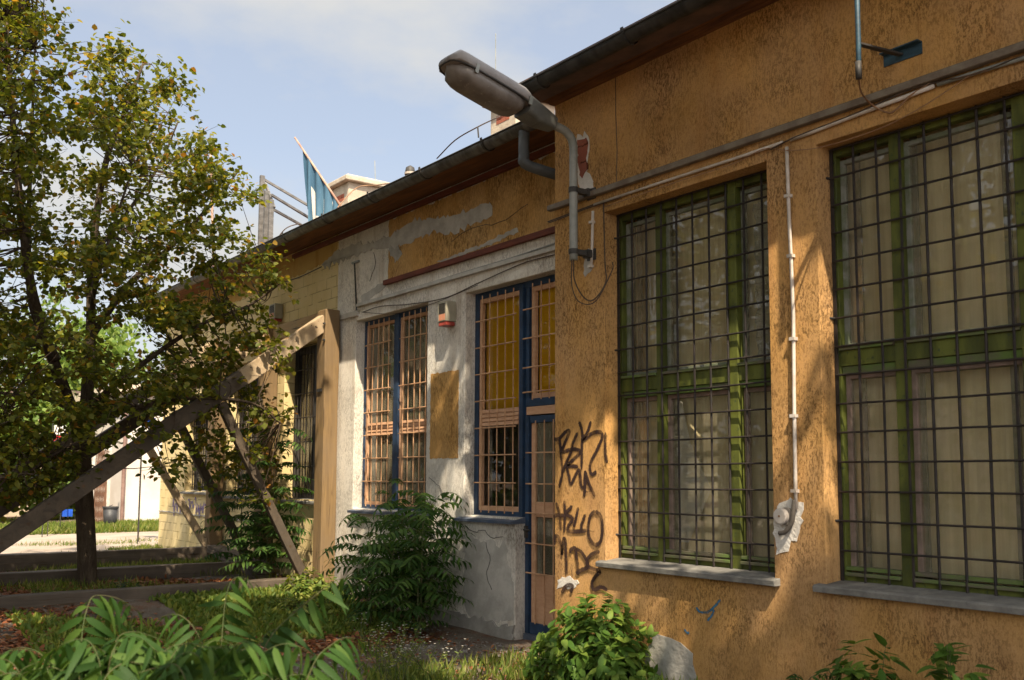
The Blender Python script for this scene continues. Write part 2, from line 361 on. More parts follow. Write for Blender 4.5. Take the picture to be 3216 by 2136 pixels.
def glass_mat(h0=.16, h1=.42):
    m = bpy.data.materials.new('window_glass'); m.use_nodes = True; n, l = m.node_tree.nodes, m.node_tree.links; n.clear()
    o = n.new('ShaderNodeOutputMaterial'); tr = n.new('ShaderNodeBsdfTransparent'); gl = n.new('ShaderNodeBsdfGlossy'); mx = n.new('ShaderNodeMixShader'); fr = n.new('ShaderNodeFresnel')
    df = n.new('ShaderNodeBsdfDiffuse'); df.inputs['Color'].default_value = (.54, .48, .33, 1); mx2 = n.new('ShaderNodeMixShader')  # dust haze, its colour lightened to brighten the dim curtains behind
    nz = n.new('ShaderNodeTexNoise'); nz.inputs['Scale'].default_value = 3.0; nz.inputs['Detail'].default_value = 6
    tc = n.new('ShaderNodeTexCoord'); l.new(tc.outputs['Object'], nz.inputs['Vector'])
    mr = n.new('ShaderNodeMapRange'); mr.inputs['From Min'].default_value = .4; mr.inputs['From Max'].default_value = .8; mr.inputs['To Min'].default_value = h0; mr.inputs['To Max'].default_value = h1
    l.new(nz.outputs['Fac'], mr.inputs['Value'])
    bp = n.new('ShaderNodeBump'); bp.inputs['Distance'].default_value = .004; bp.inputs['Strength'].default_value = .25
    nz2 = n.new('ShaderNodeTexNoise'); nz2.inputs['Scale'].default_value = 2.2; l.new(tc.outputs['Object'], nz2.inputs['Vector']); l.new(nz2.outputs['Fac'], bp.inputs['Height'])
    l.new(bp.outputs[0], gl.inputs['Normal'])
    fr.inputs['IOR'].default_value = 1.6; tr.inputs['Color'].default_value = (.86, .88, .84, 1); gl.inputs['Roughness'].default_value = .015
    gl.inputs['Color'].default_value = (.95, .95, .95, 1)
    l.new(mr.outputs[0], mx2.inputs[0]); l.new(tr.outputs[0], mx2.inputs[1]); l.new(df.outputs[0], mx2.inputs[2])
    l.new(fr.outputs[0], mx.inputs[0]); l.new(mx2.outputs[0], mx.inputs[1]); l.new(gl.outputs[0], mx.inputs[2]); l.new(mx.outputs[0], o.inputs[0]); return m
GLASS = glass_mat()
GLASS_C = glass_mat(.0, .04)
CURT = rough_mat('beige_curtain', (.90, .76, .46), (.68, .56, .33), 5, .95, .3, .004, .1, stretch=(1, 3.0, .07), p=(.3, .7))  # vertical tone streaks stand in for shading between the folds
CURT_P = rough_mat('pinkish_curtain', (.36, .25, .18), (.28, .19, .14), 3, .95, .3, .004, .1, stretch=(1, 1, .2))
CURT_D = rough_mat('dim_curtain', (.055, .045, .035), (.03, .026, .022), 2, .95, .3, .004, .1, stretch=(1, 1.5, .2))
BLIND = rough_mat('amber_blind', (.98, .60, .015), (.94, .55, .015), 2, .7, .1, .002, .2)
DARK = rough_mat('dark_interior', (.02, .018, .016), (.03, .027, .022), 2, .9)  # near-black colour stands in for unlit rooms behind windows
TAPE = rough_mat('crumpled_film', (.42, .42, .38), (.25, .26, .24), 5, .3, 1, .03, .5)

def leafmat(name, cols, trans=.35, rough=.5):
    """cols: list of (pos, colour) over a random number per leaf"""
    m = bpy.data.materials.new(name); m.use_nodes = True; n, l = m.node_tree.nodes, m.node_tree.links; n.clear()
    o = n.new('ShaderNodeOutputMaterial'); g = n.new('ShaderNodeNewGeometry'); r = n.new('ShaderNodeValToRGB')
    el = r.color_ramp.elements
    while len(el) < len(cols): el.new(.5)
    for e, (p_, c_) in zip(el, cols): e.position = p_; e.color = (*c_, 1)
    l.new(g.outputs['Random Per Island'], r.inputs[0])
    pb = n.new('ShaderNodeBsdfPrincipled'); pb.inputs['Roughness'].default_value = rough; pb.inputs['Specular IOR Level'].default_value = .2
    tl = n.new('ShaderNodeBsdfTranslucent'); mx = n.new('ShaderNodeMixShader'); mx.inputs[0].default_value = trans
    br = n.new('ShaderNodeMix'); br.data_type = 'RGBA'; br.blend_type = 'MULTIPLY'; br.inputs[0].default_value = 1; br.inputs[7].default_value = (1.5, 1.35, .6, 1)
    l.new(r.outputs[0], pb.inputs['Base Color']); l.new(r.outputs[0], br.inputs[6]); l.new(br.outputs[2], tl.inputs['Color'])
    l.new(pb.outputs[0], mx.inputs[1]); l.new(tl.outputs[0], mx.inputs[2]); l.new(mx.outputs[0], o.inputs[0]); return m
LIME = leafmat('linden_leaf', [(0, (.055, .078, .012)), (.45, (.105, .125, .017)), (.84, (.185, .185, .026)), (.95, (.29, .22, .03)), (1, (.30, .13, .03))], .48)
FARLEAF = leafmat('far_leaf', [(0, (.07, .12, .02)), (.6, (.12, .19, .035)), (1, (.20, .25, .06))], .4)
AIL = leafmat('tree_of_heaven_leaf', [(0, (.022, .056, .010)), (.6, (.04, .09, .016)), (1, (.085, .145, .026))], .4, .6)
SHRUB = leafmat('shrub_leaf', [(0, (.05, .11, .018)), (.6, (.095, .17, .028)), (1, (.19, .26, .045))], .38, .45)
WEED = leafmat('weed_leaf', [(0, (.07, .12, .02)), (.6, (.14, .19, .035)), (1, (.26, .27, .06))], .4)
GRASSM = leafmat('grass_blade', [(0, (.06, .10, .018)), (.55, (.13, .18, .03)), (.85, (.23, .25, .06)), (1, (.30, .25, .12))], .4)
LITTER = leafmat('dead_leaf', [(0, (.10, .035, .016)), (.5, (.22, .075, .03)), (.8, (.30, .13, .055)), (1, (.16, .13, .07))], .15, .7)
FLOWER = leafmat('white_petal', [(0, (.40, .40, .36)), (1, (.55, .53, .50))], .3)
PINKFL = leafmat('pink_bud', [(0, (.35, .05, .07)), (1, (.30, .03, .04))], .2)

# ------------------------------------------------------------------ patches on walls
def jag(poly, step=.06, amp=.02, closed=True):
    out = []; n = len(poly)
    for i in range(n if closed else n-1):
        a = np.array(poly[i], float); b = np.array(poly[(i+1) % n], float); L = np.linalg.norm(b-a); k = max(1, int(L/step))
        for j in range(k):
            p = a+(b-a)*j/k
            if j or amp > .01: p = p + rng.normal(0, amp, 2)
            out.append(p)
    return out
def wall_patch(name, poly, x, mat, parent, thick=.004, amp=.018, step=.06):
    """poly in (y, z); a thin coat standing proud of the wall plane at x (the wall faces -x)"""
    pts = jag(poly, step, amp)
    mb = MB(); n = len(pts)
    mb.v = [(x-thick, p[0], p[1]) for p in pts] + [(x+.004, p[0], p[1]) for p in pts]
    mb.f = [tuple(range(n))] + [(i, (i+1) % n, n+(i+1) % n, n+i) for i in range(n)]
    return mb.build(name, mat, parent)

def spray_mat(name, col):
    t = NT(name)
    at = t.n.new('ShaderNodeAttribute'); at.attribute_name = 'cov'
    nz = t.noise((120, 120, 70), 3, .7); tr = t.n.new('ShaderNodeBsdfTransparent'); mx = t.n.new('ShaderNodeMixShader')
    a = t.math('ADD', at.outputs['Fac'], t.math('MULTIPLY', t.math('SUBTRACT', nz, .5), .9))
    a = t.math('MULTIPLY', t.ramp(a, .28, .60, 0, .95), t.ramp(t.noise(9, 3, .6), .30, .55, .55, 1.0))
    t.fin(col, .7)
    t.l.new(a, mx.inputs[0]); t.l.new(tr.outputs[0], mx.inputs[1]); t.l.new(t.b.outputs[0], mx.inputs[2]); t.l.new(mx.outputs[0], t.out.inputs[0])
    return t.m
SPRAY = spray_mat('brown_black_spray', (.035, .018, .015))
SPRAY_B = spray_mat('blue_spray', (.03, .13, .22))
SPRAY_P = spray_mat('violet_spray', (.12, .09, .32))
def spray_strokes(name, strokes, x, mat, parent, w=.022, cov0=1.0):
    """strokes: lists of (y, z[, width factor]) on the plane x; soft-edged paint ribbons 3 mm proud"""
    V, Fc, C = [], [], []
    for si, st in enumerate(strokes):
        pts = spline([p[:2] for p in st], 6) if len(st) > 2 else [np.array(p[:2], float) for p in st]
        n0 = len(V); xx = x-.004-.0004*si
        pr = [-1, -.5, 0, .5, 1]
        for k, p in enumerate(pts):
            a = pts[max(0, k-1)]; b = pts[min(len(pts)-1, k+1)]; d = (b-a)/(np.linalg.norm(b-a)+1e-9); nn = np.array([-d[1], d[0]])
            ends = .75 if k in (0, len(pts)-1) else 1
            for q in pr:
                c = p + nn*q*w*1.5*ends
                V.append((xx, c[0], c[1])); C.append((1-abs(q)**1.2)*cov0*(.5 if ends < 1 else 1))
        for k in range(len(pts)-1):
            for j in range(4):
                a = n0+k*5+j; Fc.append((a, a+1, a+6, a+5))
    me = bpy.data.meshes.new(name); me.from_pydata(V, [], Fc)
    at = me.attributes.new('cov', 'FLOAT', 'POINT'); at.data.foreach_set('value', C)
    return link_mesh(name, me, mat, parent)

# ------------------------------------------------------------------ leaves
def leaf_soup(name, base, axis, nrm, L, W, mat, parent=None, fold=.25, segs=1, droop=0.0):
    """one mesh of many separate leaves; base, axis, nrm (N,3); L, W (N,)"""
    N = len(base)
    if N == 0: return None
    axis = axis/np.linalg.norm(axis, axis=1, keepdims=True)
    side = np.cross(axis, nrm); side /= (np.linalg.norm(side, axis=1, keepdims=True)+1e-9)
    up = np.cross(side, axis)
    L = np.asarray(L)[:, None]; W = np.asarray(W)[:, None]
    if segs == 1: prof = [(0, 0), (.32, .5), (.68, .38), (1, 0)]
    else: prof = [(0, .04), (.15, .42), (.38, .5), (.62, .40), (.84, .2), (1, 0.0)]
    mids, ls, rs = [], [], []
    for (t, w) in prof:
        c = base + axis*L*t - up*L*droop*t*t
        mids.append(c); ls.append(c + side*W*w + up*W*w*fold); rs.append(c - side*W*w + up*W*w*fold)
    k = len(prof)
    # verts per leaf: k mid + (k) left + (k) right, where ends collapse onto mid for segs==1
    V = np.stack(mids+ls[1:k-1]+rs[1:k-1], axis=1).reshape(-1, 3)
    per = k+2*(k-2)
    faces = []
    for i in range(k-1):
        l0 = i if i == 0 else k+i-1; l1 = (i+1) if i+1 == k-1 else k+i
        r0 = i if i == 0 else k+(k-2)+i-1; r1 = (i+1) if i+1 == k-1 else k+(k-2)+i
        lf = [i, i+1, l1, l0]; rf = [i, r0, r1, i+1]
        lf = list(dict.fromkeys(lf)); rf = list(dict.fromkeys(rf))
        faces += [lf, rf]
    me = bpy.data.meshes.new(name)
    nl = [len(f_) for f_ in faces]; flat = np.array([q for f_ in faces for q in f_], dtype=np.int64)
    loops = (flat[None, :] + (np.arange(N)*per)[:, None]).reshape(-1)
    sizes = np.tile(np.array(nl), N); starts = np.concatenate([[0], np.cumsum(sizes)[:-1]])
    me.vertices.add(len(V)); me.vertices.foreach_set('co', V.astype(np.float32).ravel())
    me.loops.add(len(loops)); me.loops.foreach_set('vertex_index', loops.astype(np.int32))
    me.polygons.add(len(sizes)); me.polygons.foreach_set('loop_start', starts.astype(np.int32)); me.polygons.foreach_set('loop_total', sizes.astype(np.int32))
    me.update(calc_edges=True); me.validate()
    return link_mesh(name, me, mat, parent)
def rand_dir(n, zbias=0.0, flat=1.0):
    d = rng.normal(size=(n, 3)); d[:, 2] = d[:, 2]*flat+zbias
    return d/np.linalg.norm(d, axis=1, keepdims=True)

class Fronds:
    """collects pinnate fronds: leaflets plus rachis tubes"""
    def __init__(s): s.b, s.a, s.n, s.L, s.W = [], [], [], [], []; s.mb = MB()
    def add(s, pts, pairs=9, ll=.1, hang=.5, r=.003, start=.18, wr=.30, jit=.12):
        P_ = spline(pts, 8); P_ = np.array(P_); seg = np.linalg.norm(np.diff(P_, axis=0), axis=1); cum = np.concatenate([[0], np.cumsum(seg)]); T = cum[-1]
        s.mb.tube([tuple(p) for p in P_[::2]], [r*(1-.6*i/len(P_[::2])) for i in range(len(P_[::2]))], 5)
        for k in range(pairs+1):
            t = start+(1-start)*k/pairs; q = t*T
            i = min(len(seg)-1, np.searchsorted(cum, q)-1 if q > 0 else 0); i = max(i, 0)
            p = P_[i]+(P_[i+1]-P_[i])*((q-cum[i])/max(seg[i], 1e-6)); d = (P_[i+1]-P_[i])/max(seg[i], 1e-6)
            side = np.cross(d, [0, 0, 1]); side = side/(np.linalg.norm(side)+1e-6); up = np.cross(side, d)
            size = ll*(.65+.5*sin(pi*min(1, (k+1)/(pairs+1))**.8))
            for sg in ((-1, 1) if k < pairs else (0,)):
                jx = rng.normal(0, jit, 3)
                ax = side*sg*1.0 + d*(.45 if sg else 1) - np.array([0, 0, hang*(.8 if sg else .4)]) + jx
                s.b.append(p); s.a.append(ax); s.n.append(up+rng.normal(0, .15, 3)); s.L.append(size*rng.uniform(.85, 1.1)); s.W.append(size*wr)
    def build(s, parent, leafname='foliage', stemname='stem', mat=None, stem=None, segs=2, droop=.25):
        leaf_soup(leafname, np.array(s.b), np.array(s.a), np.array(s.n), np.array(s.L), np.array(s.W), mat or AIL, parent, segs=segs, droop=droop, fold=.2)
        s.mb.build(stemname, stem or STEM, parent, True)
STEM = rough_mat('green_stem', (.05, .075, .02), (.085, .075, .03), 8, .7)

def sapling(x, y, H, label, fl=.5, ll=.085, nodes=7, lean=(0, 0), group='tree of heaven saplings along the wall', z0=None, start=.25, per=3, spread=1.0):
    z = ground_z(x, y) if z0 is None else z0
    t = empty('tree_of_heaven_sapling', (x, y, z), label, 'sapling', group)
    fr = Fronds(); top = Vector((x+lean[0], y+lean[1], z+H))
    pts = [(x, y, z-.03), (x+lean[0]*.3, y+lean[1]*.3, z+H*.5), tuple(top)]
    fr.mb.tube(spline(pts, 5), [.012*(1-.06*i) for i in range(11)], 6)
    az = random.uniform(0, 6.3)
    for k in range(nodes):
        h = start+(1-start)*k/(nodes-1); p = np.array(pts[0])+(np.array(top)-np.array(pts[0]))*h
        for j in range(per):
            az += 2.4 + random.uniform(-.3, .3); L = fl*random.uniform(.75, 1.1)*(1-.35*abs(h-.6))*spread
            d = np.array([cos(az), sin(az), 0])
            rise = .5 if h < .9 else 1.0
            fr.add([p, p+d*L*.35+np.array([0, 0, L*.28*rise]), p+d*L*.72+np.array([0, 0, L*.25*rise]), p+d*L+np.array([0, 0, -L*.02+L*.1*rise])], pairs=max(5, int(fl*14)), ll=ll, hang=.45, wr=.25)
    fr.build(t); return t
# ================================================================== SETTING
# ground sheet
def make_ground():
    xs = np.concatenate([np.linspace(-400, -20, 12), np.arange(-18, 12.01, .3), np.linspace(14, 400, 14)])
    ys = np.concatenate([np.linspace(-300, -12, 10), np.arange(-10, 34.01, .3), np.linspace(36, 600, 20)])
    V = [(x, y, ground_z(x, y)+(rng.normal(0, .006) if -18 < x < 12 and -10 < y < 34 else 0)) for y in ys for x in xs]
    nx = len(xs); Fc = [(j*nx+i, j*nx+i+1, (j+1)*nx+i+1, (j+1)*nx+i) for j in range(len(ys)-1) for i in range(nx-1)]
    me = bpy.data.meshes.new('ground'); me.from_pydata(V, [], Fc)
    t = NT('bare_soil_and_gravel')
    a = t.noise(1.1, 6, .65); c = t.mix(t.ramp(a, .35, .65), (.115, .092, .07), (.17, .145, .115))
    g = t.noise(55, 3, .7); c = t.mix(t.ramp(g, .55, .72), c, (.27, .24, .20)); c = t.mix(t.ramp(t.noise(26, 4, .7), .60, .66), c, (.06, .035, .02))
    l = t.math('MULTIPLY', t.ramp(t.noise(.9, 4, .6), .46, .60), t.ramp(t.noise(38, 3, .8), .42, .56)); c = t.mix(l, c, (.17, .065, .03))
    h = t.math('ADD', t.noise(30, 4, .7), t.math('MULTIPLY', g, .4))
    m = t.fin(c, .95, t.bump(h, .9, .03), spec=.1)
    return tag(link_mesh('ground', me, m, None, True), kind='structure')
make_ground()
PATHM = rough_mat('pale_worn_path', (.33, .27, .22), (.26, .21, .165), 1.2, .95, .5, .01, .1, spots=.64, spotcol=(.24, .19, .14))
def flat_strip(name, poly, zoff, mat, kind='structure'):
    mb = MB(); mb.v = [(p[0], p[1], ground_z(p[0], p[1])+zoff) for p in poly]; mb.f = [tuple(range(len(poly)))]
    return tag(mb.build(name, mat, None, fix=False), kind=kind)
flat_strip('path', [(-14, 18.4), (5.9, 18.0), (6.3, 19.6), (9.5, 23.2), (12, 25.6), (9.4, 26.2), (-14, 24.4)], .022, PATHM)

# ================================================================== ORANGE BUILDING
O, W = 5.45, 5.95        # wall planes
CORNER = 6.58
ob = empty('orange_building', (O, 3, 0), 'orange stucco workshop building with green barred windows at the right', 'building')
def wall_with_openings(name, x, y0, y1, z0, z1, ops, mat, parent, thick=.35, res=None):
    """wall in the plane x facing -x, ops = [(ya,yb,za,zb)], reveals go thick deep"""
    ys = sorted({y0, y1, *[o[0] for o in ops], *[o[1] for o in ops]}); zs = sorted({z0, z1, *[o[2] for o in ops], *[o[3] for o in ops]})
    mb = MB(); idx = {}
    def vid(y, z, xx):
        k = (round(y, 4), round(z, 4), xx)
        if k not in idx: idx[k] = len(mb.v); mb.v.append((xx, y, z))
        return idx[k]
    def solid(i, j):
        if i < 0 or j < 0 or i >= len(ys)-1 or j >= len(zs)-1: return False
        yc, zc = (ys[i]+ys[i+1])/2, (zs[j]+zs[j+1])/2
        return not any(o[0] < yc < o[1] and o[2] < zc < o[3] for o in ops)
    for i in range(len(ys)-1):
        for j in range(len(zs)-1):
            if not solid(i, j): continue
            a, b, c, d = ys[i], ys[i+1], zs[j], zs[j+1]
            for xx in (x, x+thick): mb.f.append((vid(a, c, xx), vid(b, c, xx), vid(b, d, xx), vid(a, d, xx)))
            if not solid(i-1, j): mb.f.append((vid(a, c, x), vid(a, c, x+thick), vid(a, d, x+thick), vid(a, d, x)))
            if not solid(i+1, j): mb.f.append((vid(b, c, x), vid(b, c, x+thick), vid(b, d, x+thick), vid(b, d, x)))
            if not solid(i, j-1): mb.f.append((vid(a, c, x), vid(a, c, x+thick), vid(b, c, x+thick), vid(b, c, x)))
            if not solid(i, j+1): mb.f.append((vid(a, d, x), vid(a, d, x+thick), vid(b, d, x+thick), vid(b, d, x)))
    o = mb.build(name, mat, parent)
    md = o.modifiers.new('bevel', 'BEVEL'); md.width = .012; md.segments = 2; md.limit_method = 'ANGLE'
    return o
W1 = (4.245, 5.93, .93, 3.83); W2 = (2.12, 3.835, .92, 3.835)
wall_with_openings('front_wall', O, -7, CORNER, -.1, 5.06, [W1, W2, (-.15, 1.6, .92, 3.83)], ORANGE, ob)
MB().box((O+.352, CORNER-.35, -.1), (12, CORNER-.001, 5.06)).build('side_wall', ORANGE, ob)
MB().box((12, -7, -.1), (12.3, CORNER, 5.06)).box((O+.352, -7, -.1), (11.99, -6.7, 5.06)).build('rear_wall', ORANGE, ob)
# roof + soffit + gutter
mb = MB(); mb.beam((8.7, -7.2, 5.98), (8.7, CORNER+.12, 5.98), .001, .001)
def roof_part(name, xe, ze, y0, y1, par, mat, ridge=9.0, slope=.22):
    m_ = MB(); zr = ze+(ridge-xe)*slope
    sec = [(xe, ze), (ridge, zr), (12.5, zr-(12.5-ridge)*slope), (12.5, zr-(12.5-ridge)*slope-.1), (ridge, zr-.1), (xe, ze-.06)]
    m_.loft([[(p[0], y0, p[1]) for p in sec], [(p[0], y1, p[1]) for p in sec]])
    return m_.build(name, mat, par)
roof_part('roof', 5.0, 4.985, -7.2, CORNER+.10, ob, ROOF)
sb = MB(); sb.box((5.06, -7.2, 5.0), (5.52, CORNER+.08, 5.06)); sb.box((5.04, -7.2, 4.96), (5.09, CORNER+.08, 5.07)); sb.box((5.385, -7.2, 4.955), (5.447, CORNER, 4.998))
for yy in np.arange(-6.8, 6.5, .9): pass
sb.build('soffit', SOFFIT, ob)
def gutter(par, x, ztop, y0, y1, r, mat, hangers, fall=0.0):
    n = 40; rings = []
    for k in range(n+1):
        y = y0+(y1-y0)*k/n; dz = .004*sin(k*1.7)+.003*sin(k*.6); ring = []
        for i in range(9): t = pi+pi*i/8; ring.append((x+r*cos(t), y, ztop+r*sin(t)*1.05+dz))
        for i in range(9): t = 2*pi-pi*i/8; ring.append((x+(r-.006)*cos(t), y, ztop+.001+(r-.006)*sin(t)*1.05+dz))
        rings.append(ring)
    g = MB().loft(rings).build('gutter', mat, par, True)
    g2 = MB()
    g2.tube([(x-r, y0, ztop), (x-r, y1, ztop)], .009, 6)
    for yh in hangers:
        pts = [(x+r*1.1*cos(pi+pi*i/8), yh, ztop+r*1.16*sin(pi+pi*i/8)) for i in range(9)]
        for a, b in zip(pts[:-1], pts[1:]): g2.beam(a, b, .03, .006, up=(0, 1, 0) if False else (0, 0, 1))
        g2.box((x-r*1.15-.004, yh-.014, ztop-.01), (x-r*1.15+.006, yh+.014, ztop+.025))
    g2.build('gutter_bracket', IRON, par)
    return g
gutter(ob, 4.96, 4.945, -7.2, CORNER+.14, .075, GUTTER_D, [6.15, 5.1, 4.1, 3.1])
# plaster marks on the orange wall
def onO(*pts): return [tuple(PX(a, b, O)[1:]) for a, b in pts]
def onW(*pts): return [tuple(PX(a, b, W)[1:]) for a, b in pts]
wall_patch('plaster_patch', [(5.40, .40), (5.28, .42), (5.1, .38), (5.0, .33), (4.97, .1), (4.99, -.05), (5.5, -.05), (5.50, .2)], O, PLASTER_D, ob, amp=.015)
wall_patch('plaster_patch', onO((2440, 1590), (2478, 1565), (2520, 1585), (2525, 1640), (2505, 1690), (2475, 1725), (2440, 1740), (2438, 1690), (2432, 1640)), O, PLASTER_L, ob, amp=.012, step=.03)
wall_patch('plaster_patch', onO((1752, 1822), (1790, 1808), (1820, 1832), (1800, 1850), (1765, 1845), (1750, 1850)), O, PLASTER_L, ob, amp=.01, step=.03)
wall_patch('plaster_patch', onO((1808, 432), (1845, 418), (1852, 470), (1846, 540), (1862, 570), (1872, 600), (1850, 622), (1822, 618), (1826, 585), (1812, 560), (1815, 500)), O, PLASTER_L, ob, amp=.012, step=.03)
wall_patch('exposed_brick', onO((1815, 440), (1842, 432), (1846, 480), (1848, 530), (1830, 560), (1818, 520)), O-.004, BRICK, ob, amp=.01, step=.03)
wall_patch('plaster_patch', onO((1848, 780), (1862, 790), (1858, 850), (1838, 870), (1836, 820)), O, PLASTER, ob, amp=.01, step=.03)
# hairline joint in the render
hl = MB(); hl.tube([tuple(p) for p in [PX(1933, 232, O-.001), PX(1934, 360, O-.001), PX(1938, 470, O-.001), PX(1936, 570, O-.001)]], .004, 4); hl.build('wall_crack', IRON, ob)

# graffiti on the corner pier (read off the photograph in wall coordinates)
def gz(pts, oy): return [tuple(PX(1730+a/4.9, oy+b/4.9, O)[1:]) for a, b in pts]
A_, B_ = 1280, 1560
strokes = [gz(s_, A_) for s_ in (
    [(50, 490), (130, 480), (240, 370), (290, 380), (215, 560), (190, 680), (330, 640), (440, 660), (440, 710), (320, 830), (250, 900), (300, 900), (430, 910)],
    [(140, 480), (160, 700), (180, 1000), (130, 1240)],
    [(420, 380), (340, 560), (330, 650), (230, 880), (180, 1020)],
    [(440, 210), (490, 380), (485, 600), (480, 960)],
    [(625, 210), (570, 380), (490, 520), (640, 400), (760, 380), (800, 450), (720, 650), (620, 850), (615, 980), (650, 1030), (710, 980)],
    [(250, 900), (290, 1060), (320, 1170), (440, 960), (470, 1180), (520, 1230), (530, 1100), (540, 970)],
    [(530, 970), (600, 1180), (690, 1380)], [(520, 1380), (540, 1180), (545, 1050)], [(540, 1300), (650, 1290)],
    [(850, 380), (850, 700), (880, 860)])]
strokes += [gz(s_, B_) for s_ in (
    [(90, 90), (140, 260), (170, 530)], [(215, 60), (230, 260), (215, 560)], [(345, 140), (250, 260), (350, 340), (280, 450), (290, 530), (480, 530), (560, 520)],
    [(50, 310), (130, 280), (250, 300)], [(435, 160), (400, 330), (360, 470)], [(545, 270), (490, 420), (480, 520)],
    [(700, 220), (620, 300), (590, 500), (620, 660), (700, 740), (780, 680), (810, 480), (780, 300), (700, 220)], [(570, 520), (690, 540)],
    [(80, 740), (80, 620), (130, 620), (180, 760), (185, 890), (210, 650), (240, 700), (250, 900), (260, 1200)],
    [(310, 870), (320, 820), (385, 790), (410, 920), (430, 1100), (410, 1190)], [(400, 800), (500, 870), (590, 1060), (480, 1130), (410, 1190)],
    [(340, 1030), (345, 1250)], [(770, 840), (660, 880), (580, 960), (590, 1070), (760, 1140), (780, 1150), (700, 1230), (650, 1330), (680, 1430), (790, 1390), (890, 1440)],
    [(180, 1480), (260, 1370), (350, 1370), (320, 1480)], [(1005, 1440), (1010, 1480)], [(520, 1490), (520, 1520)])]
spray_strokes('graffiti', strokes, O, SPRAY, ob, w=.0185)
spray_strokes('graffiti', [list(map(tuple, onO((2187, 1907), (2200, 1922), (2225, 1921), (2245, 1905), (2264, 1882)))), list(map(tuple, onO((2222, 1950), (2235, 1935), (2245, 1915)))), list(map(tuple, onO((2150, 1976), (2160, 1988), (2166, 1985))))], O, SPRAY_B, ob, w=.011, cov0=.8)

# green barred windows
def curtain(name, x, y0, y1, z0, z1, mat, par, folds=11, amp=.03):
    n = 90; V = []; Fc = []
    for k in range(n+1):
        y = y0+(y1-y0)*k/n; dx = amp*sin(k/n*folds*2*pi)+amp*.4*sin(k/n*folds*4.7+1)
        V += [(x+dx, y, z0), (x+dx*.6, y, z1)]
    for k in range(n): Fc.append((2*k, 2*k+1, 2*k+3, 2*k+2))
    me = bpy.data.meshes.new(name); me.from_pydata(V, [], Fc); return link_mesh(name, me, mat, par, True)
def room(par, x, y0, y1, z0, z1, mat=DARK, depth=1.2):
    m_ = MB(); m_.box((x, y0-.25, z0-.3), (x+depth, y1+.25, z1+.2)); m_.f = [f_ for i, f_ in enumerate(m_.f) if i != 5]
    # drop the face that looks out (x = x0): last quad listed is (3,0,4,7)
    return m_.build('interior_recess', mat, par, fix=False)
def grille(par, x, ys, zs, mat, rv=.009, rh=.0078, jitter=.0, feet=()):
    g = MB(); z0, z1 = zs[0], zs[-1]; y0, y1 = ys[0], ys[-1]
    for y in ys[1:-1] if True else ys: g.tube([(x, y, z0-.02), (x+random.uniform(-.004, .004), y+random.uniform(-.006, .006), (z0+z1)/2), (x, y, z1+.01)], rv, 6)
    for y in (y0, y1): g.beam((x, y, z0-.02), (x, y, z1+.01), .022, .012, up=(1, 0, 0))
    for z in zs[1:]:
        d = random.uniform(-.003, .003)
        g.tube([(x-.011, y0, z+d), (x-.011, (y0+y1)/2, z+random.uniform(-.007, .007)), (x-.011, y1, z-d)], rh, 6)
    for (y, z, s) in feet: g.tube([(x-.011, y, z), (x-.03, y+s*.012, z), (x-.05, y+s*.03, z+.004)], .009, 6)
    return g.build('grille', mat, par)
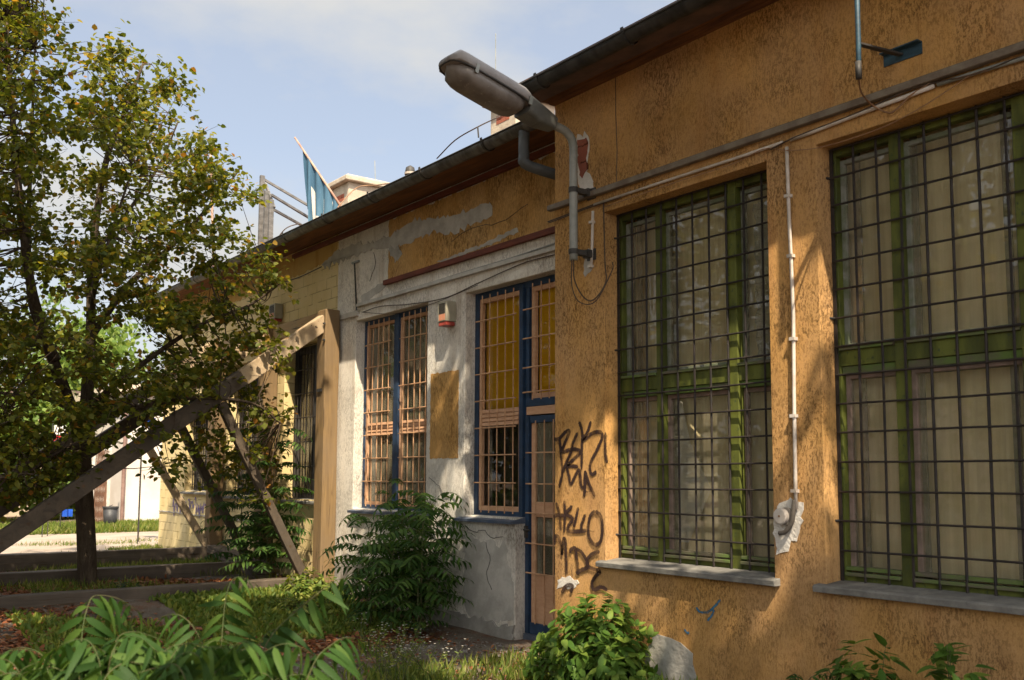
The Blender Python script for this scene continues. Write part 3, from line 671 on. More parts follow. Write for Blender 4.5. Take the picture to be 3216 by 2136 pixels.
def green_window(op, mulls, trz, seed):
    y0, y1, z0, z1 = op; x = O+.175
    w = MB(); t = .03
    w.box((x, y0, z0+.0), (x+.06, y0+t, z1)); w.box((x, y1-t, z0), (x+.06, y1, z1))
    w.box((x, y0+t, z1-.055), (x+.06, y1-t, z1)); w.box((x, y0+t, z0), (x+.06, y1-t, z0+.055))
    for (a, b) in mulls:
        w.box((x-.012, a, z0+.002), (x+.055, b, z1-.002))
    fr = w.build('window', GREEN, ob, bevel=.004)
    tr = MB(); edges = [y0+t]+[q for m_ in sorted(mulls) for q in m_]+[y1-t]
    for a, b in zip(edges[::2], edges[1::2]):
        tr.box((x-.005, a, trz[0]), (x+.05, b, trz[1]))
    tr.build('transom', GREEN, fr, bevel=.004)
    lg = MB()
    for a, b in zip(edges[::2], edges[1::2]):
        lg.box((x-.028, a+.004, trz[1]), (x+.045, b-.004, trz[1]+.022)); lg.box((x-.03, a+.004, z0+.055), (x+.04, b-.004, z0+.078))
        lg.box((x-.018, a+.004, z0+.09), (x+.03, b-.004, z0+.115)); lg.box((x+.01, a+.004, trz[0]-.05), (x+.045, b-.004, trz[0]-.002))
    lg.build('ledge', GREEN_D, fr, bevel=.003)
    sash = MB(); sash2 = MB()
    for k, (a, b) in enumerate(zip(edges[::2], edges[1::2])):
        for (za, zb, S) in ((z0+.08, trz[0]-.05, sash), (trz[1]+.02, z1-.075, sash2)):
            q = .032; X0, X1 = x+.05, x+.09
            S.box((X0, a, za), (X1, a+q, zb)); S.box((X0, b-q, za), (X1, b, zb)); S.box((X0, a+q, za), (X1, b-q, za+q)); S.box((X0, a+q, zb-q), (X1, b-q, zb))
    sash.build('sash', PINKW, fr, bevel=.003); sash2.build('sash', GREYW, fr, bevel=.003)
    gl = MB()
    for (za, zb) in ((z0+.08, trz[0]-.05), (trz[1]+.02, z1-.075)):
        for (a, b) in zip(edges[::2], edges[1::2]):
            tilt = random.uniform(-.004, .004)
            gl.quad((x+.068+tilt*2, a+.02, zb-.02), (x+.068-tilt, b-.02, zb-.02), (x+.068-tilt, b-.02, za+.02), (x+.068+tilt, a+.02, za+.02))
    gl.build('pane', GLASS, fr, fix=False)
    curtain('curtain', x+.20, y0-.02, y1+.02, z0-.05, z1+.05, CURT, fr, folds=9, amp=.018)
    m2 = MB()                                             # inner second window frame seen through the glass
    for yy in [y0+.10, y0+(y1-y0)*.36, y0+(y1-y0)*.70, y1-.10]: m2.box((x+.13, yy-.02, z0), (x+.155, yy+.02, z1))
    m2.box((x+.129, y0, trz[0]-.08), (x+.156, y1, trz[0]-.04)); m2.build('inner_frame', GREYW, fr)
    MB().box((x+.36, y0-.3, z0-.3), (x+.40, y1+.3, z1+.2)).build('dark_room_backing', DARK, fr)
    return fr
# mullions (y ranges) measured on the wall
gw1 = green_window(W1, [(5.435, 5.495), (4.665, 4.755)], (2.315, 2.425), 1)
gw2 = green_window(W2, [(3.335, 3.405), (2.53, 2.62)], (2.345, 2.45), 2)
gw3 = green_window((-.15, 1.6, .92, 3.83), [(1.1, 1.18), (.3, .4)], (2.33, 2.455), 3)
zs = [.945+.1915*i for i in range(16)]
grille(gw1, O+.15, [5.92-.168*i for i in range(10)]+[4.255], zs, BLACKBAR, feet=[(5.92, zs[14], 1), (5.92, zs[9], 1), (5.92, zs[1], 1)])
grille(gw2, O+.15, [3.82-.167*i for i in range(11)], zs, BLACKBAR, feet=[(3.82, zs[14], 1), (3.82, zs[9], 1), (3.82, zs[2], 1)])
grille(gw3, O+.15, [1.58-.167*i for i in range(11)], zs, BLACKBAR)
for (par, a, b, zt) in ((gw1, 4.20, 5.985, .93), (gw2, 2.05, 3.90, .925), (gw3, -.2, 1.65, .92)):
    s_ = MB(); s_.loft([[(O-.062, y, zt-.05), (O-.066, y, zt-.012+random.uniform(-.003, .003)), (O-.05, y, zt-.004), (O+.17, y, zt+.018), (O+.17, y, zt-.05), (O+.001, y, zt-.05)] for y in np.linspace(a, b, 9)])
    s_.build('sill', CONC, par, bevel=.004)
# film and rag seen behind the glass of the left green window
fm = MB(); n = 10
for i in range(n):
    for j in range(26):
        y = 4.60-.30*i/n; z = 2.5+1.15*j/26
        q = [(O+.30+.014*sin((i+a)*2.3+(j+b)*1.7)+.01*sin((j+b)*.9), y-.03*a, z+.0443*b) for a, b in ((0, 0), (1, 0), (1, 1), (0, 1))]
        fm.quad(*q)
fm.build('plastic_film', TAPE, gw1, True)
rg = MB(); rg.loft([[(O+.27, 5.375, 1.1), (O+.30, 5.30, 1.1), (O+.305, 5.30, 1.1), (O+.305, 5.375, 1.1)], [(O+.27, 5.375, 1.55), (O+.30, 5.06, 1.52), (O+.305, 5.06, 1.52), (O+.305, 5.375, 1.55)],
                    [(O+.27, 5.375, 1.9), (O+.30, 5.27, 1.88), (O+.305, 5.27, 1.88), (O+.305, 5.375, 1.9)], [(O+.27, 5.375, 2.22), (O+.30, 5.35, 2.2), (O+.305, 5.35, 2.2), (O+.305, 5.375, 2.22)]])
rg.build('white_rag', WHITEM, gw1)

# ================================================================== LONG WHITE / YELLOW BUILDING
lb = empty('long_building', (W, 13, 0), 'long low building painted white then yellow with blue and black barred windows', 'building')
LEND = 19.1
WA = (9.50, 11.25, 1.20, 3.63); WBu = (6.9, 8.72, 1.20, 3.62); WBd = (6.9, 7.80, -.02, 1.20)
Y1 = (12.25, 13.45, 1.28, 3.50); Y2 = (14.25, 15.62, 1.30, 3.42); Y3 = (16.45, 17.72, 1.34, 2.72)
wall_with_openings('white_wall', W, CORNER-.02, 11.80, -.1, 4.93, [WA, WBu, WBd], WHITE, lb)
wall_with_openings('yellow_wall', W, 11.801, LEND, -.1, 4.93, [Y1, Y2, Y3], YELLOW, lb)
MB().box((W+.352, LEND-.3, -.1), (12, LEND, 4.93)).box((12, CORNER+.01, -.1), (12.3, LEND, 4.93)).build('rear_wall', YELLOW, lb)
roof_part('roof', 5.48, 4.945, CORNER+.22, LEND+.3, lb, ROOF)
sb = MB(); sb.box((5.52, CORNER+.2, 4.90), (6.02, LEND+.3, 4.96)); sb.box((5.50, CORNER+.2, 4.86), (5.55, LEND+.3, 4.97)); sb.build('soffit', SOFFIT, lb)
MB().box((W-.05, CORNER, 4.80), (W-.003, 13.2, 4.86)).build('red_strip', REDSTRIP, lb)
gutter(lb, 5.44, 4.905, CORNER+.16, LEND+.3, .078, GUTTER, [7.6, 8.75, 9.9, 11.1, 12.3, 13.5, 14.7, 15.9, 17.1, 18.3])
mb = MB(); mb.tube(spline([(5.44, 7.02, 4.86), (5.44, 7.02, 4.62), (5.47, 7.0, 4.52), (5.84, 6.80, 4.40), (5.88, 6.72, 4.30), (5.88, 6.70, 3.9)], 5), .052, 12)
mb.build('downpipe', rough_mat('grey_downpipe', (.10, .11, .115), (.07, .078, .085), 5, .5), lb, True)
# painted and plastered areas
wall_patch('ochre_paint', [(10.43, 4.03), (CORNER+.02, 4.03), (CORNER+.02, 4.795), (10.42, 4.795)], W, OCHRE, lb, thick=.005, amp=.010)
wall_patch('plaster_patch', [(10.38, 4.60), (10.0, 4.65), (9.6, 4.66), (9.2, 4.57), (8.72, 4.52), (8.5, 4.53), (8.28, 4.52), (8.24, 4.37), (8.45, 4.37), (8.71, 4.36), (9.11, 4.32), (9.28, 4.42), (9.8, 4.43), (10.31, 4.42), (10.9, 4.52), (11.5, 4.52), (12.2, 4.50), (12.3, 4.56), (11.9, 4.66), (11.2, 4.66), (10.8, 4.60)], W-.003, PLASTER, lb, thick=.006, amp=.022, step=.05)
wall_patch('plaster_patch', [(9.3, 4.07), (8.8, 4.09), (8.3, 4.12), (7.78, 4.16), (7.76, 4.11), (8.2, 4.08), (8.7, 4.06), (9.2, 4.045)], W-.003, PLASTER, lb, thick=.006, amp=.008, step=.04)
wall_patch('plaster_patch', [(10.43, 4.54), (10.30, 4.45), (10.18, 4.45), (10.1, 4.3), (10.25, 4.22), (10.42, 4.4)], W-.003, PLASTER_D, lb, thick=.005, amp=.015, step=.04)
wall_patch('plaster_patch', [(11.1, 3.83), (10.5, 3.95), (10.5, 4.02), (10.8, 4.0), (11.1, 3.95)], W, PLASTER, lb, amp=.015, step=.05)
wall_patch('yellow_top_paint', [(11.83, 4.70), (12.1, 4.58), (12.9, 4.54), (14.5, 4.50), (LEND-.02, 4.48), (LEND-.02, 4.89), (11.83, 4.89)], W, YELLOW2, lb, thick=.005, amp=.012)
wall_patch('ochre_panel', [(9.41, 2.78), (8.84, 2.78), (8.84, 1.81), (9.41, 1.81)], W, OCHRE, lb, amp=.004, step=.03)
wall_patch('plaster_patch', [(8.74, .97), (8.55, 1.0), (8.4, .92), (8.2, .95), (8.05, .86), (7.96, .9), (7.93, .7), (7.84, .68), (7.83, .2), (8.1, .13), (8.35, .12), (8.6, .13), (8.72, .3), (8.70, .6)], W, PLASTER, lb, thick=.004, amp=.018, step=.05)
wall_patch('plinth', [(9.45, .16), (9.0, .17), (8.6, .13), (8.3, .15), (8.04, .11), (7.82, .14), (7.825, -.08), (9.45, -.08)], W-.004, PLASTER_D, lb, thick=.02, amp=.014, step=.05)
wall_patch('plinth', [(LEND-.01, .95), (16.5, .93), (14.1, .92), (14.1, .90), (16.5, .91), (LEND-.01, .93)], W, PLASTER_D, lb, thick=.015, amp=.004, step=.1)
wall_patch('plaster_patch', [(11.7, .55), (11.3, .62), (10.9, .5), (10.6, .56), (10.4, .3), (10.6, -.05), (11.75, -.05)], W, PLASTER_D, lb, amp=.02, step=.05)
wall_patch('plaster_patch', [(9.35, 1.05), (9.1, 1.12), (8.95, 1.0), (9.05, .85), (9.3, .88)], W, PLASTER_L, lb, amp=.015, step=.04)
cr = MB()
for pts in ([(8.68, 1.08), (8.5, 1.02), (8.35, 1.06), (8.2, .98), (8.0, 1.0)], [(9.42, 1.6), (9.2, 1.5), (9.1, 1.38), (8.95, 1.4), (8.82, 1.3)], [(8.3, .92), (8.22, .75), (8.28, .6), (8.18, .45)], [(9.0, 4.25), (8.6, 4.33), (8.1, 4.28), (7.6, 4.36)], [(10.9, 4.1), (10.75, 4.3), (10.8, 4.45)]):
    cr.tube([(W-.008, a+random.uniform(-.01, .01), b+random.uniform(-.01, .01)) for a, b in spline(pts, 4)], .0035, 4)
cr.build('wall_crack', IRON, lb)
# violet tags low on the yellow wall
zz = []
for k in range(13):
    y = 18.3-k*.17; zz.append([(y, .95+.28*random.random()), (y-.05, 1.22-.15*random.random()), (y-.09, .86+.2*random.random()), (y-.14, 1.15*random.uniform(.9, 1.05))])
spray_strokes('graffiti', zz, W-.004, SPRAY_P, lb, w=.018, cov0=.85)
MB().tube([(W-.006, a, b) for a, b in spline([(12.3, 4.53), (13.0, 4.50), (13.6, 4.51), (14.4, 4.46)], 5)], .008, 5).build('wall_crack', IRON, lb)
# long ledge with pipes over the white windows
ll = MB(); ll.box((W-.045, CORNER+.0, 3.80), (W-.002, 11.18, 3.845)); l2 = MB(); l2.box((W-.03, 11.18, 3.69), (W-.002, 11.72, 3.76)); l2.build('ledge', PLASTER, lb, bevel=.006)
ll.build('ledge', rough_mat('dusty_white_ledge', (.46, .44, .40), (.36, .34, .30), 6, .9), lb, bevel=.006)
MB().box((W-.055, CORNER+.0, 3.975), (W-.007, 10.47, 4.035)).build('red_strip', REDSTRIP, lb, bevel=.004)

def barred_window(nm, op, frame_y, bars_y, rows, slat, fr_mat, bar_mat, sash_mat, back, par, sillmat=SLATE, recess=.13, mull=None, sill=True, cur=True, sashes=True, headrail=0):
    y0, y1, z0, z1 = op; x = W+recess; t = .045
    w = MB(); w.box((x, y0, z0), (x+.06, y0+t, z1)); w.box((x, y1-t, z0), (x+.06, y1, z1)); w.box((x, y0+t, z1-.06-headrail), (x+.06, y1-t, z1)); w.box((x, y0+t, z0), (x+.06, y1-t, z0+.05))
    cells = [y0+t, y1-t]
    if mull: w.box((x-.015, mull[0], z0+.001), (x+.062, mull[1], z1-.001)); cells = [y0+t, mull[0], mull[1], y1-t]
    fr = w.build(nm, fr_mat, par, bevel=.004)
    if sashes:
        s_ = MB(); q = .04
        for a, b in zip(cells[::2], cells[1::2]):
            X0, X1 = x+.03, x+.062; za, zb = z0+.05, z1-.06-headrail
            X0 = x+.012
            s_.box((X0, a+.001, za), (X1-.003, a+q, zb)); s_.box((X0, b-q, za), (X1-.003, b-.001, zb)); s_.box((X0, a+q, za), (X1-.003, b-q, za+q)); s_.box((X0, a+q, zb-q), (X1-.003, b-q, zb))
            if slat:
                k = 4; h = (slat[1]-slat[0])/k
                for i in range(k): s_.beam((x+.014, a+q, slat[0]+h*(i+.5)), (x+.014, b-q, slat[0]+h*(i+.5)), .014, h*.93, up=(.25, 0, 1))
        s_.build('sash', sash_mat, fr, bevel=.003)
    gl = MB()
    for a, b in zip(cells[::2], cells[1::2]):
        gl.quad((x+.046, a+.01, z1-.06), (x+.046, b-.01, z1-.06), (x+.045, b-.01, z0+.05), (x+.045, a+.01, z0+.05))
    gl.build('pane', GLASS, fr, fix=False)
    g = MB(); xb = x-.045
    groups = bars_y if isinstance(bars_y[0], (list, tuple)) else [bars_y]
    for gr in groups:
        for y in gr: g.tube([(xb, y, z0+.03), (xb+random.uniform(-.006, .006), y+random.uniform(-.007, .007), (z0+z1)/2), (xb, y, z1-.03)], .0070, 6)
        for z in rows: g.tube([(xb-.012, gr[0]+.07, z), (xb-.012, gr[-1]-.07, z+random.uniform(-.004, .004))], .008, 6)
    g.build('grille', bar_mat, fr)
    if back: curtain('curtain', x+.28, y0-.1, y1+.1, z0-.05, z1+.05, back, fr, folds=8, amp=.03)
    MB().box((x+.5, y0-.3, z0-.3), (x+.54, y1+.3, z1+.2)).build('dark_room_backing', DARK, fr)
    if sill:
        s_ = MB(); s_.loft([[(W-.065, y, z0-.055), (W-.068, y, z0-.025+random.uniform(-.004, .004)), (W+.13, y, z0+.01), (W+.13, y, z0-.05)] for y in np.linspace(y0-.10, y1+.02, 8)])
        s_.build('sill', sillmat, fr)
    return fr
rows = [1.545+.291*i for i in range(7)]
wa = barred_window('window', WA, None, [[11.06, 10.93, 10.80, 10.67, 10.54], [10.18, 10.05, 9.92, 9.79, 9.66]], rows, (2.13, 2.29), BLUE, SALMON, SALMON_W, CURT_D, lb, mull=(10.35, 10.46))
# window beside and above the door: frame, amber blinds, slats
x = W+.13
w = MB()
w.box((x, 8.65, 1.20), (x+.06, 8.72, 3.62)); w.box((x, 6.9, 3.55), (x+.06, 8.65, 3.62)); w.box((x, 7.90, 1.20), (x+.06, 8.65, 1.25))
w.box((x-.02, 7.835, .02), (x+.07, 7.895, 3.60)); w.box((x+.02, 7.80, .02), (x+.07, 7.835, 3.60)); w.box((x+.001, 6.9, 2.32), (x+.06, 7.80, 2.40)); w.box((x+.001, 7.755, 2.40), (x+.055, 7.80, 3.55))
wb = w.build('window', BLUE, lb, bevel=.004)
s_ = MB(); q = .05
for (a, b, za, zb) in ((7.895, 8.65, 1.25, 3.55), (6.95, 7.72, 2.40, 3.55)):
    s_.box((x+.015, a+.002, za), (x+.055, a+q, zb)); s_.box((x+.015, b-q, za), (x+.055, b-.002, zb)); s_.box((x+.015, a+q, za), (x+.055, b-q, za+q)); s_.box((x+.015, a+q, zb-q), (x+.055, b-q, zb))
for i in range(4): s_.beam((x+.014, 7.895+q, 2.17+.045*i), (x+.014, 8.65-q, 2.17+.045*i), .014, .042, up=(.25, 0, 1))
s_.box((x+.005, 6.95, 2.235), (x+.05, 7.80, 2.318))
s_.build('sash', SALMON_W, wb, bevel=.003)
bl = MB()
bl.box((x+.075, 7.94, 2.33), (x+.080, 8.61, 3.52)); bl.box((x+.075, 6.95, 2.44), (x+.080, 7.68, 3.52)); bl.build('blind', BLIND, wb)
bl = MB()
bl.quad((x+.06, 7.9, 3.55), (x+.06, 8.65, 3.55), (x+.06, 8.65, 1.25), (x+.06, 7.9, 1.25)); bl.quad((x+.06, 6.95, 3.55), (x+.06, 7.72, 3.55), (x+.06, 7.72, 2.40), (x+.06, 6.95, 2.40)); bl.build('pane', GLASS_C, wb, fix=False)
curtain('curtain', x+.3, 7.85, 8.75, 1.1, 2.3, CURT_D, wb, 6)
g = MB(); xb = x-.045
for y in (8.52, 8.38, 8.24, 8.10, 7.96): g.tube([(xb, y, 1.23), (xb, y, 3.57)], .0070, 6)
for z in rows: g.tube([(xb-.012, 8.63, z), (xb-.012, 7.90, z)], .008, 6)
for y in (7.64, 7.50, 7.37, 7.24, 7.1): g.tube([(xb, y, 2.38), (xb, y, 3.57)], .0070, 6)
for z in (2.46, 2.71, 3.01, 3.31): g.tube([(xb-.012, 7.78, z), (xb-.012, 6.95, z)], .008, 6)
g.build('grille', SALMON, wb)
s_ = MB(); s_.loft([[(W-.07, y, 1.135), (W-.072, y, 1.165+random.uniform(-.004, .004)), (W+.13, y, 1.205), (W+.13, y, 1.14)] for y in np.linspace(7.79, 8.80, 6)]); s_.build('sill', SLATE, wb)
MB().box((x+.5, 6.5, 1.0), (x+.54, 9.0, 3.8)).build('dark_room_backing', DARK, wb)
# door
d = MB()
d.box((x-.01, 7.745, .06), (x+.05, 7.80, 2.22)); d.box((x-.01, 6.9, 2.15), (x+.05, 7.72, 2.22)); d.box((x-.01, 6.9, .06), (x+.05, 7.72, .17))
dr = d.build('door', BLUE, lb, bevel=.004)
d = MB(); d.box((x+.01, 7.66, .17), (x+.045, 7.72, 2.15)); d.box((x+.008, 6.9, 1.21), (x+.045, 7.66, 1.36)); d.box((x+.012, 6.9, .17), (x+.04, 7.66, .64)); d.build('door_panel', SALMON_W, dr, bevel=.003)
MB().quad((x+.03, 6.9, 2.15), (x+.03, 7.66, 2.15), (x+.03, 7.66, .64), (x+.03, 6.9, .64)).build('pane', GLASS, dr, fix=False)
g = MB()
for y in (7.60, 7.46, 7.32, 7.18): g.tube([(xb+.01, y, .17), (xb+.01, y, 2.17)], .0070, 6)
for z in (.66, .95, 1.25, 1.54, 1.85): g.tube([(xb, 7.74, z), (xb, 6.9, z-.004)], .008, 6)
g.build('grille', SALMON, dr)
MB().box((x-.03, 6.9, -.04), (x+.10, 7.80, .058)).build('threshold', SLATE, dr)
curtain('curtain', x+.25, 6.7, 7.9, .2, 2.2, CURT_D, dr, 5)
MB().box((x+.5, 6.5, 0), (x+.54, 8.2, 2.3)).build('dark_room_backing', DARK, dr)
hn = MB(); hn.box((x-.04, 7.745, 1.0), (x-.012, 7.775, 1.12)); hn.tube([(x-.06, 7.76, 1.08), (x-.06, 7.66, 1.08)], .009, 8); hn.tube([(x-.012, 7.76, 1.08), (x-.06, 7.76, 1.08)], .009, 8); hn.build('handle', IRON, dr)
# yellow-section windows
for (op, mu) in ((Y1, (12.70, 12.80)), (Y2, (14.85, 14.93)), (Y3, (17.0, 17.07))):
    y0, y1 = op[0], op[1]
    bars = [y0+.05+i*.105 for i in range(int((y1-y0-.05)/.105)+1)][::-1]
    f_ = barred_window('window', op, None, bars, [op[2]+.12+.35*i for i in range(int((op[3]-op[2])/.35)+1)], None, IRON, BLACKBAR, IRON, CURT_P, lb, sillmat=CONC, mull=mu, recess=.17)

# roof things
def chimney(y0, y1, x0, x1, zb, zt, label):
    c = empty('chimney', ((x0+x1)/2, (y0+y1)/2, zb), label, 'chimney', 'rendered chimneys on the roof')
    MB().box((x0, y0, zb), (x1, y1, zt-.12)).build('stack', CHIM, c, bevel=.02)
    m_ = MB(); m_.box((x0-.09, y0-.09, zt-.12), (x1+.09, y1+.09, zt-.03)); m_.box((x0-.04, y0-.04, zt-.03), (x1+.04, y1+.04, zt)); m_.build('cap', CHIM, c, bevel=.015)
    m_ = MB(); m_.box((x0-.004, y0+.15, zt-.42), (x0+.05, y1-.15, zt-.30)); m_.build('flue_opening', BRICK, c); return c
chimney(14.75, 15.75, 7.6, 8.5, 5.2, 6.80, 'broad beige chimney with a flat cap standing behind the blue flag')
chimney(10.25, 10.85, 7.8, 8.5, 5.2, 6.95, 'small pale chimney behind the street lamp head')
def rod(name, label, cat, a, b, r, mat, group=None): return tag(MB().tube([a, b], r, 6).build(name, mat), label, cat, group)
rod('antenna_rod', 'tall thin pale mast rising behind the street lamp', 'mast', tuple(PX(1556, 400, 8.2)), tuple(PX(1557, 105, 8.2)), .007, PIPE_G)
rod('antenna_rod', 'hair thin rod above the beige chimney', 'mast', tuple(PX(1180, 600, 8.2)), tuple(PX(1177, 505, 8.2)), .008, PIPE_G)
pm = empty('tall_post', tuple(PX(680, 900, 9)), 'slender pale pointed mast seen through the tree beside the roof end', 'mast')
a = PX(672, 900, 9.0); b = PX(661, 440, 9.0); c = PX(660, 418, 9.0)
MB().tube([a, b], .035, 8).build('mast', WOODPOLE, pm, True); MB().tube([b, c], [.035, .004], 8).build('tip', IRON, pm)
vent = empty('roof_vent', tuple(PX(1288, 545, 5.75)), 'black round roof vent peeping over the white building gutter', 'vent')
c = PX(1288, 540, 5.75); MB().tube([c-np.array([0, 0, .15]), c+np.array([0, 0, .0]), c+np.array([0, 0, .05]), c+np.array([0, 0, .075])], [.055, .06, .05, .012], 14).build('cowl', IRON, vent, True)
MB().tube([c-np.array([0, 0, .035]), c-np.array([0, 0, .01])], .066, 14).build('band', PIPE_W, vent)
# lightning conductor wire above the gutter
wp = [PX(1372, 498, 5.5), PX(1430, 440, 5.5), PX(1500, 399, 5.6), PX(1556, 372, 5.8), PX(1600, 350, 6.2)]
lw = empty('lightning_conductor', tuple(wp[2]), 'grey wire arching above the white building gutter beside the lamp', 'wire')
MB().tube(spline([tuple(p) for p in wp], 5), .007, 5).build('wire', CABLE, lw); MB().tube([wp[2], PX(1503, 432, 5.6)], .009, 5).build('holder', IRON, lw)
wp = [PX(860, 765, 5.5), PX(895, 720, 5.6), PX(930, 705, 5.8), PX(950, 706, 5.9)]
lw = empty('lightning_conductor', tuple(wp[1]), 'thin bent wire on the gutter edge next to the roof frame', 'wire')
MB().tube(spline([tuple(p) for p in wp], 5), .008, 5).build('wire', CABLE, lw)
wp = [PX(1060, 652, 5.55), PX(1120, 590, 6), PX(1180, 582, 6.2), PX(1230, 575, 6.0)]
lw = empty('lightning_conductor', tuple(wp[1]), 'pale wire running over the eave in front of the beige chimney', 'wire')
MB().tube(spline([tuple(p) for p in wp], 5), .008, 5).build('wire', CABLE_L, lw)
# sign frame on the roof
sf = empty('roof_sign_frame', (5.9, 15.6, 5.1), 'grey steel frame standing on the roof edge near the tree', 'frame')
for i, (px, py) in enumerate(((824, 552), (838, 600), (852, 628))):
    top = PX(px, py, 5.85); MB().beam((5.85, top[1], 4.95), tuple(top), .07, .05, up=(0, 1, 0)).build('upright', METALG, sf)
t0, t1 = PX(826, 560, 5.85), PX(854, 640, 5.85)
for dz in (0, -.55): MB().beam((5.89, t0[1], t0[2]-.08+dz), (5.89, t1[1], t1[2]-.06+dz), .03, .05).build('crossbar', METALG, sf)
for (a, b) in (((826, 562), (1030, 682)), ((852, 612), (1000, 702)), ((862, 660), (955, 712))):
    p = PX(*a, 5.87); q = PX(*b, 6.9); MB().beam(tuple(p), tuple(q), .035, .035).build('stay', METALG, sf)
# flag
p0 = PX(1092, 680, 6.3); p1 = PX(926, 432, 5.95)
fl = empty('flag_on_pole', tuple(p0), 'drooping blue flag with a white emblem on a leaning pole above the gutter', 'flag')
MB().tube([p0, p1], [.020, .014], 8).build('pole', WOODPOLE, fl, True)
def flag_pt(s, t):   # s along the pole from its top, t down the hanging cloth
    top = p1 + (p0-p1)*(.16+.82*s); px = top.copy()
    px[2] -= t*max(.02, (top[2]-4.98))*(.55+.45*min(1, s*3+.15))
    px[1] -= t*(.05+.10*(1-s))
    px[0] += .045*sin(s*31+t*1.2)*(.3+t)
    px[1] += .05*sin(s*27+1.0+t*.8)*(.2+t)
    return px
n, m_ = 44, 14; V = [tuple(flag_pt(i/n, j/m_)) for i in range(n+1) for j in range(m_+1)]; Fc = [(i*(m_+1)+j, i*(m_+1)+j+1, (i+1)*(m_+1)+j+1, (i+1)*(m_+1)+j) for i in range(n) for j in range(m_)]
me = bpy.data.meshes.new('cloth'); me.from_pydata(V, [], Fc)
fc = link_mesh('cloth', me, [FLAGBLUE, FLAGWHITE], fl, True)
for i in range(n):
    for j in range(m_):
        u, v = i/n, j/m_
        if (.16 < u < .27 and .35 < v < .80) or (.20 < u < .42 and .62 < v < .74) or (.46 < u < .52 and v > .25) or (.62 < u < .68 and v > .2) or (.80 < u < .85 and v > .1): me.polygons[i*m_+j].material_index = 1
# ================================================================== STREET LAMP
LY = 6.08
def LP(px, py): return PY(px, py, LY)
lamp = empty('street_lamp', (5.24, LY, 3.45), 'old grey street lamp with grimy bowl on a bent pole at the orange corner', 'street lamp')
nk = LP(1728, 388); tube_pts = [(5.24, LY, 3.42), (5.24, LY, 4.0), (5.24, LY, 4.24), tuple(LP(1799, 450)), tuple(LP(1781, 417)), tuple(LP(1758, 402)), tuple(nk), tuple(nk+(nk-LP(1758, 402))*.6)]
MB().tube(spline(tube_pts, 6), .036, 14).build('pole', PIPE_G, lamp, True)
tipv = np.array(LP(1385, 187)); neck = np.array(nk); ax = tipv-neck; ax = ax/np.linalg.norm(ax); upv = np.cross(np.array([0, -1., 0]), ax); upv = upv if upv[2] > 0 else -upv
Ltot = np.linalg.norm(tipv-neck)
def sect(t, w, hu, hd, n=20, e=3.0, flatb=False):
    c = neck+ax*t; R_ = []
    for i in range(n):
        a_ = 2*pi*i/n; cx, sx = cos(a_), sin(a_)
        yy = np.sign(cx)*abs(cx)**(2/e)*w; zz = np.sign(sx)*abs(sx)**(2/e)*(hu if sx > 0 else hd)
        R_.append(tuple(c+np.array([0, yy, 0])+upv*zz))
    return R_
hs = Ltot-.86
arm = MB(); arm.loft([sect(-.03, .06, .055, .055, e=5), sect(.02, .075, .06, .062, e=5), sect(hs*.6, .095, .075, .085, e=5), sect(hs+.04, .11, .09, .07, e=5)]); arm.build('arm_sleeve', LAMPARM, lamp, bevel=.004)
top = MB(); rings = []
for k in range(15):
    t = k/14; w_ = .160; hh = .105
    if t < .12: s = .72+.28*smooth(t/.12)
    elif t > .86: s = math.sqrt(max(0.0, 1-((t-.86)/.14)**3.0))
    else: s = 1
    s = max(s, .1); rings.append(sect(hs+.80*t+.03, w_*(.45+.55*s) if t > .86 else w_*s, hh*(.25+.75*s), .012, e=3.8))
top.loft(rings); top.build('housing', LAMPTOP, lamp, True)
bw = MB(); rings = []
for k in range(13):
    t = k/12; s = max(.12, 1-abs((t-.5)/.5)**6*.62) if 0 < k < 12 else .12; rings.append(sect(hs+.05+.745*t,   .147*s+.002, .002, .112*s+.003, e=3.4))
bw.loft(rings); o_ = bw.build('bowl', LAMPGLASS, lamp, True); 
for v in o_.data.vertices: v.co -= Vector(upv*.013)
rim = MB(); ring = []
for k in range(28):
    a_ = 2*pi*k/28; cx, sx = cos(a_), sin(a_)
    ring.append(tuple(neck+ax*(hs+.425+np.sign(cx)*abs(cx)**(2/3.6)*.400)+np.array([0, np.sign(sx)*abs(sx)**(2/3.6)*.158, 0])-upv*.012))
rim.tube(ring+[ring[0]], .008, 6, cap=False); rim.build('rim', IRON, lamp)
cl = MB()
for t in (hs+.08, hs+.62):
    c = neck+ax*t+np.array([0, -.158, 0]); cl.beam(tuple(c-upv*.045), tuple(c+upv*.03), .03, .012, up=(0, 1, 0))
cl.build('clip', PIPE_G, lamp)
for (zc) in (4.02, 3.49):
    br_ = MB(); br_.tube([(5.24, LY, zc-.022), (5.24, LY, zc+.022)], .043, 14); br_.beam((5.27, LY, zc), (5.452, LY, zc+.005), .05, .045); br_.box((5.37, LY-.035, zc-.03), (5.42, LY+.035, zc+.035)); br_.box((5.435, LY-.05, zc-.045), (5.449, LY+.05, zc+.05))
    br_.build('wall_bracket', IRON, lamp)
# cables hanging from the pole
cb = MB(); w0 = [(5.24, LY, 3.43), (5.25, LY, 3.25), (5.30, LY-.06, 3.10), (5.36, LY-.12, 3.08), (5.42, LY-.2, 3.22), (5.43, LY-.18, 3.40), (5.435, LY-.16, 3.9)]
cb.tube(spline(w0, 6), .006, 6); cb.tube(spline([(5.22, LY, 3.43), (5.23, LY+.01, 3.2), (5.27, LY-.04, 3.06), (5.35, LY-.15, 3.06), (5.43, LY-.26, 3.3), (5.435, LY-.27, 3.38)], 6), .005, 6)
cb.build('cable', CABLE, lamp)
